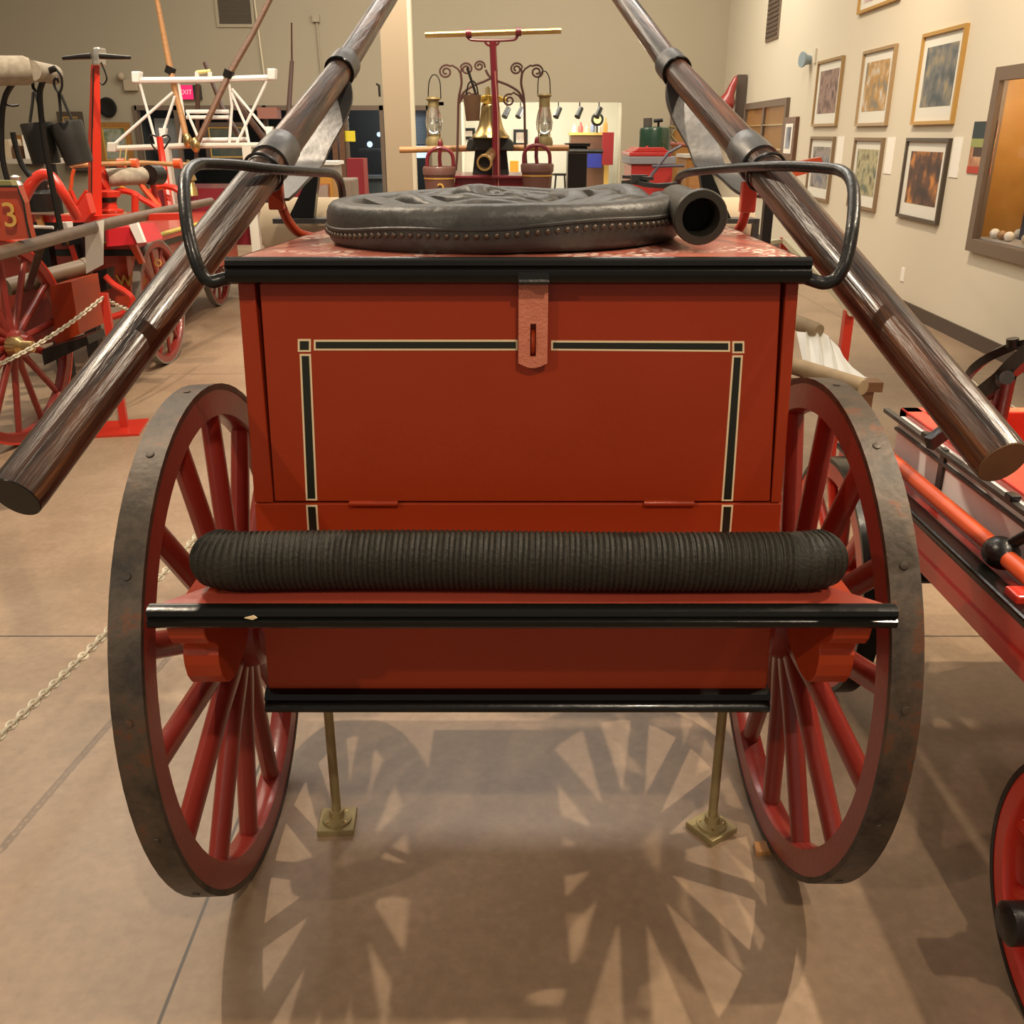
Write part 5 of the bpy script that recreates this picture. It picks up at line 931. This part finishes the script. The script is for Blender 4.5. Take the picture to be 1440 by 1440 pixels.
# bell horn on wall, red extinguisher-like siren bracket, outlet
o_ = PW(1140, 84); sp_ = thing('wall_speaker', 'small grey blue speaker horn on the cream wall beside the upper pictures', 'speaker', o_); MB().lathe(o_, (-1, -.2, 0), [(0, .05), (.06, .06), (.10, .09), (.12, .09)], 16).build('horn', mat('grey blue', (.25, .32, .37), .4), sp_); q = PW(1148, 76); wallbox(MB(), q.y-.03, q.y+.05, q.z-.1, q.z+.06, 0, .02).build('back_plate', WALLR, sp_, False)
o_ = PW(1048, 148)+Vector((-.22, 0, 0)); rs_ = thing('red_siren', 'dark red horn shaped siren on a bracket where the walls meet', 'siren', o_); MB().lathe(o_+Vector((-.15, -.1, -.1)), (.3, -.1, 1), [(-.03, .05), (0, .11), (.08, .14), (.18, .13), (.27, .08), (.40, .06), (.52, .035), (.55, .01)], 18).build('horn', mat('siren red', (.28, .03, .025), .3, coat=.4), rs_); MB().box(o_+Vector((.13, .0, .1)), (.14, .1, .7)).build('bracket', DKBRN, rs_, False)
q = PW(1270, 386); tag(wallbox(MB(), q.y-.04, q.y+.04, q.z-.06, q.z+.06, 0, .008).build('wall_outlet', PAPER, None, False, bevel=.002), 'small ivory wall outlet low on the cream wall', 'outlet')
# orange wedge board
wb_ = thing('orange_board', 'orange wooden wedge board sticking out behind the iron loop handle', 'board', PY(1120, 250, 4.2)); pp([(1062, 247), (1095, 232), (1155, 221), (1160, 237), (1095, 255), (1070, 262)], 4.2, .05).build('plank', ORNG, wb_, False); g0 = PY(1085, 250, 4.22); MB().box2((g0.x-.02, 4.21, 0), (g0.x+.02, 4.25, g0.z)).build('post', IRON, wb_, False)

# ---- more fittings on and behind the left-hand engines
MB().lathe(PY(60, 297, 5.8), (0, 0, 1), [(0, .085), (.10, .085), (.12, .06), (.17, .06), (.19, .02)], 18).build('air_chamber', IRON, re); MB().ball(PY(61, 262, 5.8), .032).build('nickel_dome', MATS['nickel'], re)
MB().lathe(PY(25, 268, 5.4), (0, 0, 1), [(0, .03), (.03, .035), (.05, .02), (.07, .028), (.08, .01)], 14).build('nickel_valve', MATS['nickel'], re)
pp([(80, 313), (99, 312), (101, 334), (82, 336)], 5.7, .03).build('white_plate', WHITE, re, False, label='white plate under the red beam')
pp([(48, 303), (56, 302), (60, 318), (54, 320)], 5.75, .03).build('wood_block', WOODL, re, False)
tb([(28, 318), (75, 320)], 5.75, 2.2, 8).build('white_rod', WHITE, re)
tb([(100, 268), (110, 292), (118, 306)], 5.85, 3.0, 8).build('arm', BRIGHT, re)
tb([(108, 288), (116, 276), (122, 268)], 5.8, 2.4, 8).build('arm', BRIGHT, re)
tb([(146, 262), (150, 278), (152, 292)], 6.3, 4, 8, 3).build('barrel_leg', BRIGHT, re); tb([(214, 256), (218, 272), (224, 290)], 6.6, 4, 8, 3).build('barrel_leg', BRIGHT, re)
MB().lathe(PY(150, 284, 6.2), (0, 0, 1), [(0, .06), (.03, .07), (.05, .06)], 16).build('turret_collar', IRON, re)
pp([(140, 316), (146, 316), (146, 346), (140, 348)], 6.4, .05).build('lamp_bracket', GREYIRON, re, False)
for k, (x, y) in enumerate(((168, 226), (176, 226))): tb([(x, y), (x+1, y-10), (x+2, y-18)], 6.5, .9, 5).build('feather_rod', mat('straw yellow', (.65, .5, .2), .6), re)
a, b = PY(-30, 224, 12), PY(78, 224, 12); dt = thing('display_table', 'pale display table at the back behind the leather buckets', 'table', ((a.x+b.x)/2, 12.3, 0)); MB().box2((a.x, 12, a.z-.05), (b.x, 12.8, a.z)).build('table_top', mat('table grey', (.40, .36, .30), .6), dt, False)
for x in (a.x+.1, b.x-.1): MB().box2((x-.04, 12.05, 0), (x+.04, 12.12, a.z-.05)).build('leg', IRON, dt, False)
for x0, x1, y0, mt, lab in ((-4, 12, 196, TAN, 'tan carton standing on the pale display table, nearest the table end'), (16, 27, 205, WOODB, 'brown carton standing on the pale display table'), (30, 45, 190, PAPER, 'tall white carton standing on the pale display table'), (49, 60, 206, mat('dull plum', (.16, .06, .07), .6), 'plum coloured carton standing on the pale display table')):
    p, q = PY(x0, y0, 12.2), PY(x1, y0, 12.2); tag(MB().box2((p.x, 12.2, a.z), (q.x, 12.5, p.z)).build('carton', mt, None, False, bevel=.005), lab, 'carton', 'cartons on the display table')
g0, g1 = PY(405, 232, 12), PY(470, 232, 12); sh = thing('storage_cabinet', 'low grey storage cabinet half hidden behind the varnished pole', 'cabinet', ((g0.x+g1.x)/2, 12.2, 0)); MB().box2((g0.x, 12, 0), (g1.x, 12.5, g0.z)).build('cabinet_body', mat('cabinet grey', (.30, .28, .26), .6), sh, False); MB().box2((g0.x-.03, 11.97, g0.z), (g1.x+.03, 12.53, g0.z+.04)).build('cabinet_top', WHITE, sh, False)
tp_ = thing('brown_door_post', 'pair of brown wooden posts framing the storefront door', 'post', (bx(474), BW-.2, 0))
for x in (470, 480): q = bx(x); MB().box2((q-.05, BW-.2, 0), (q+.05, BW-.1, 1.9)).build('post', WOODB, tp_, False)
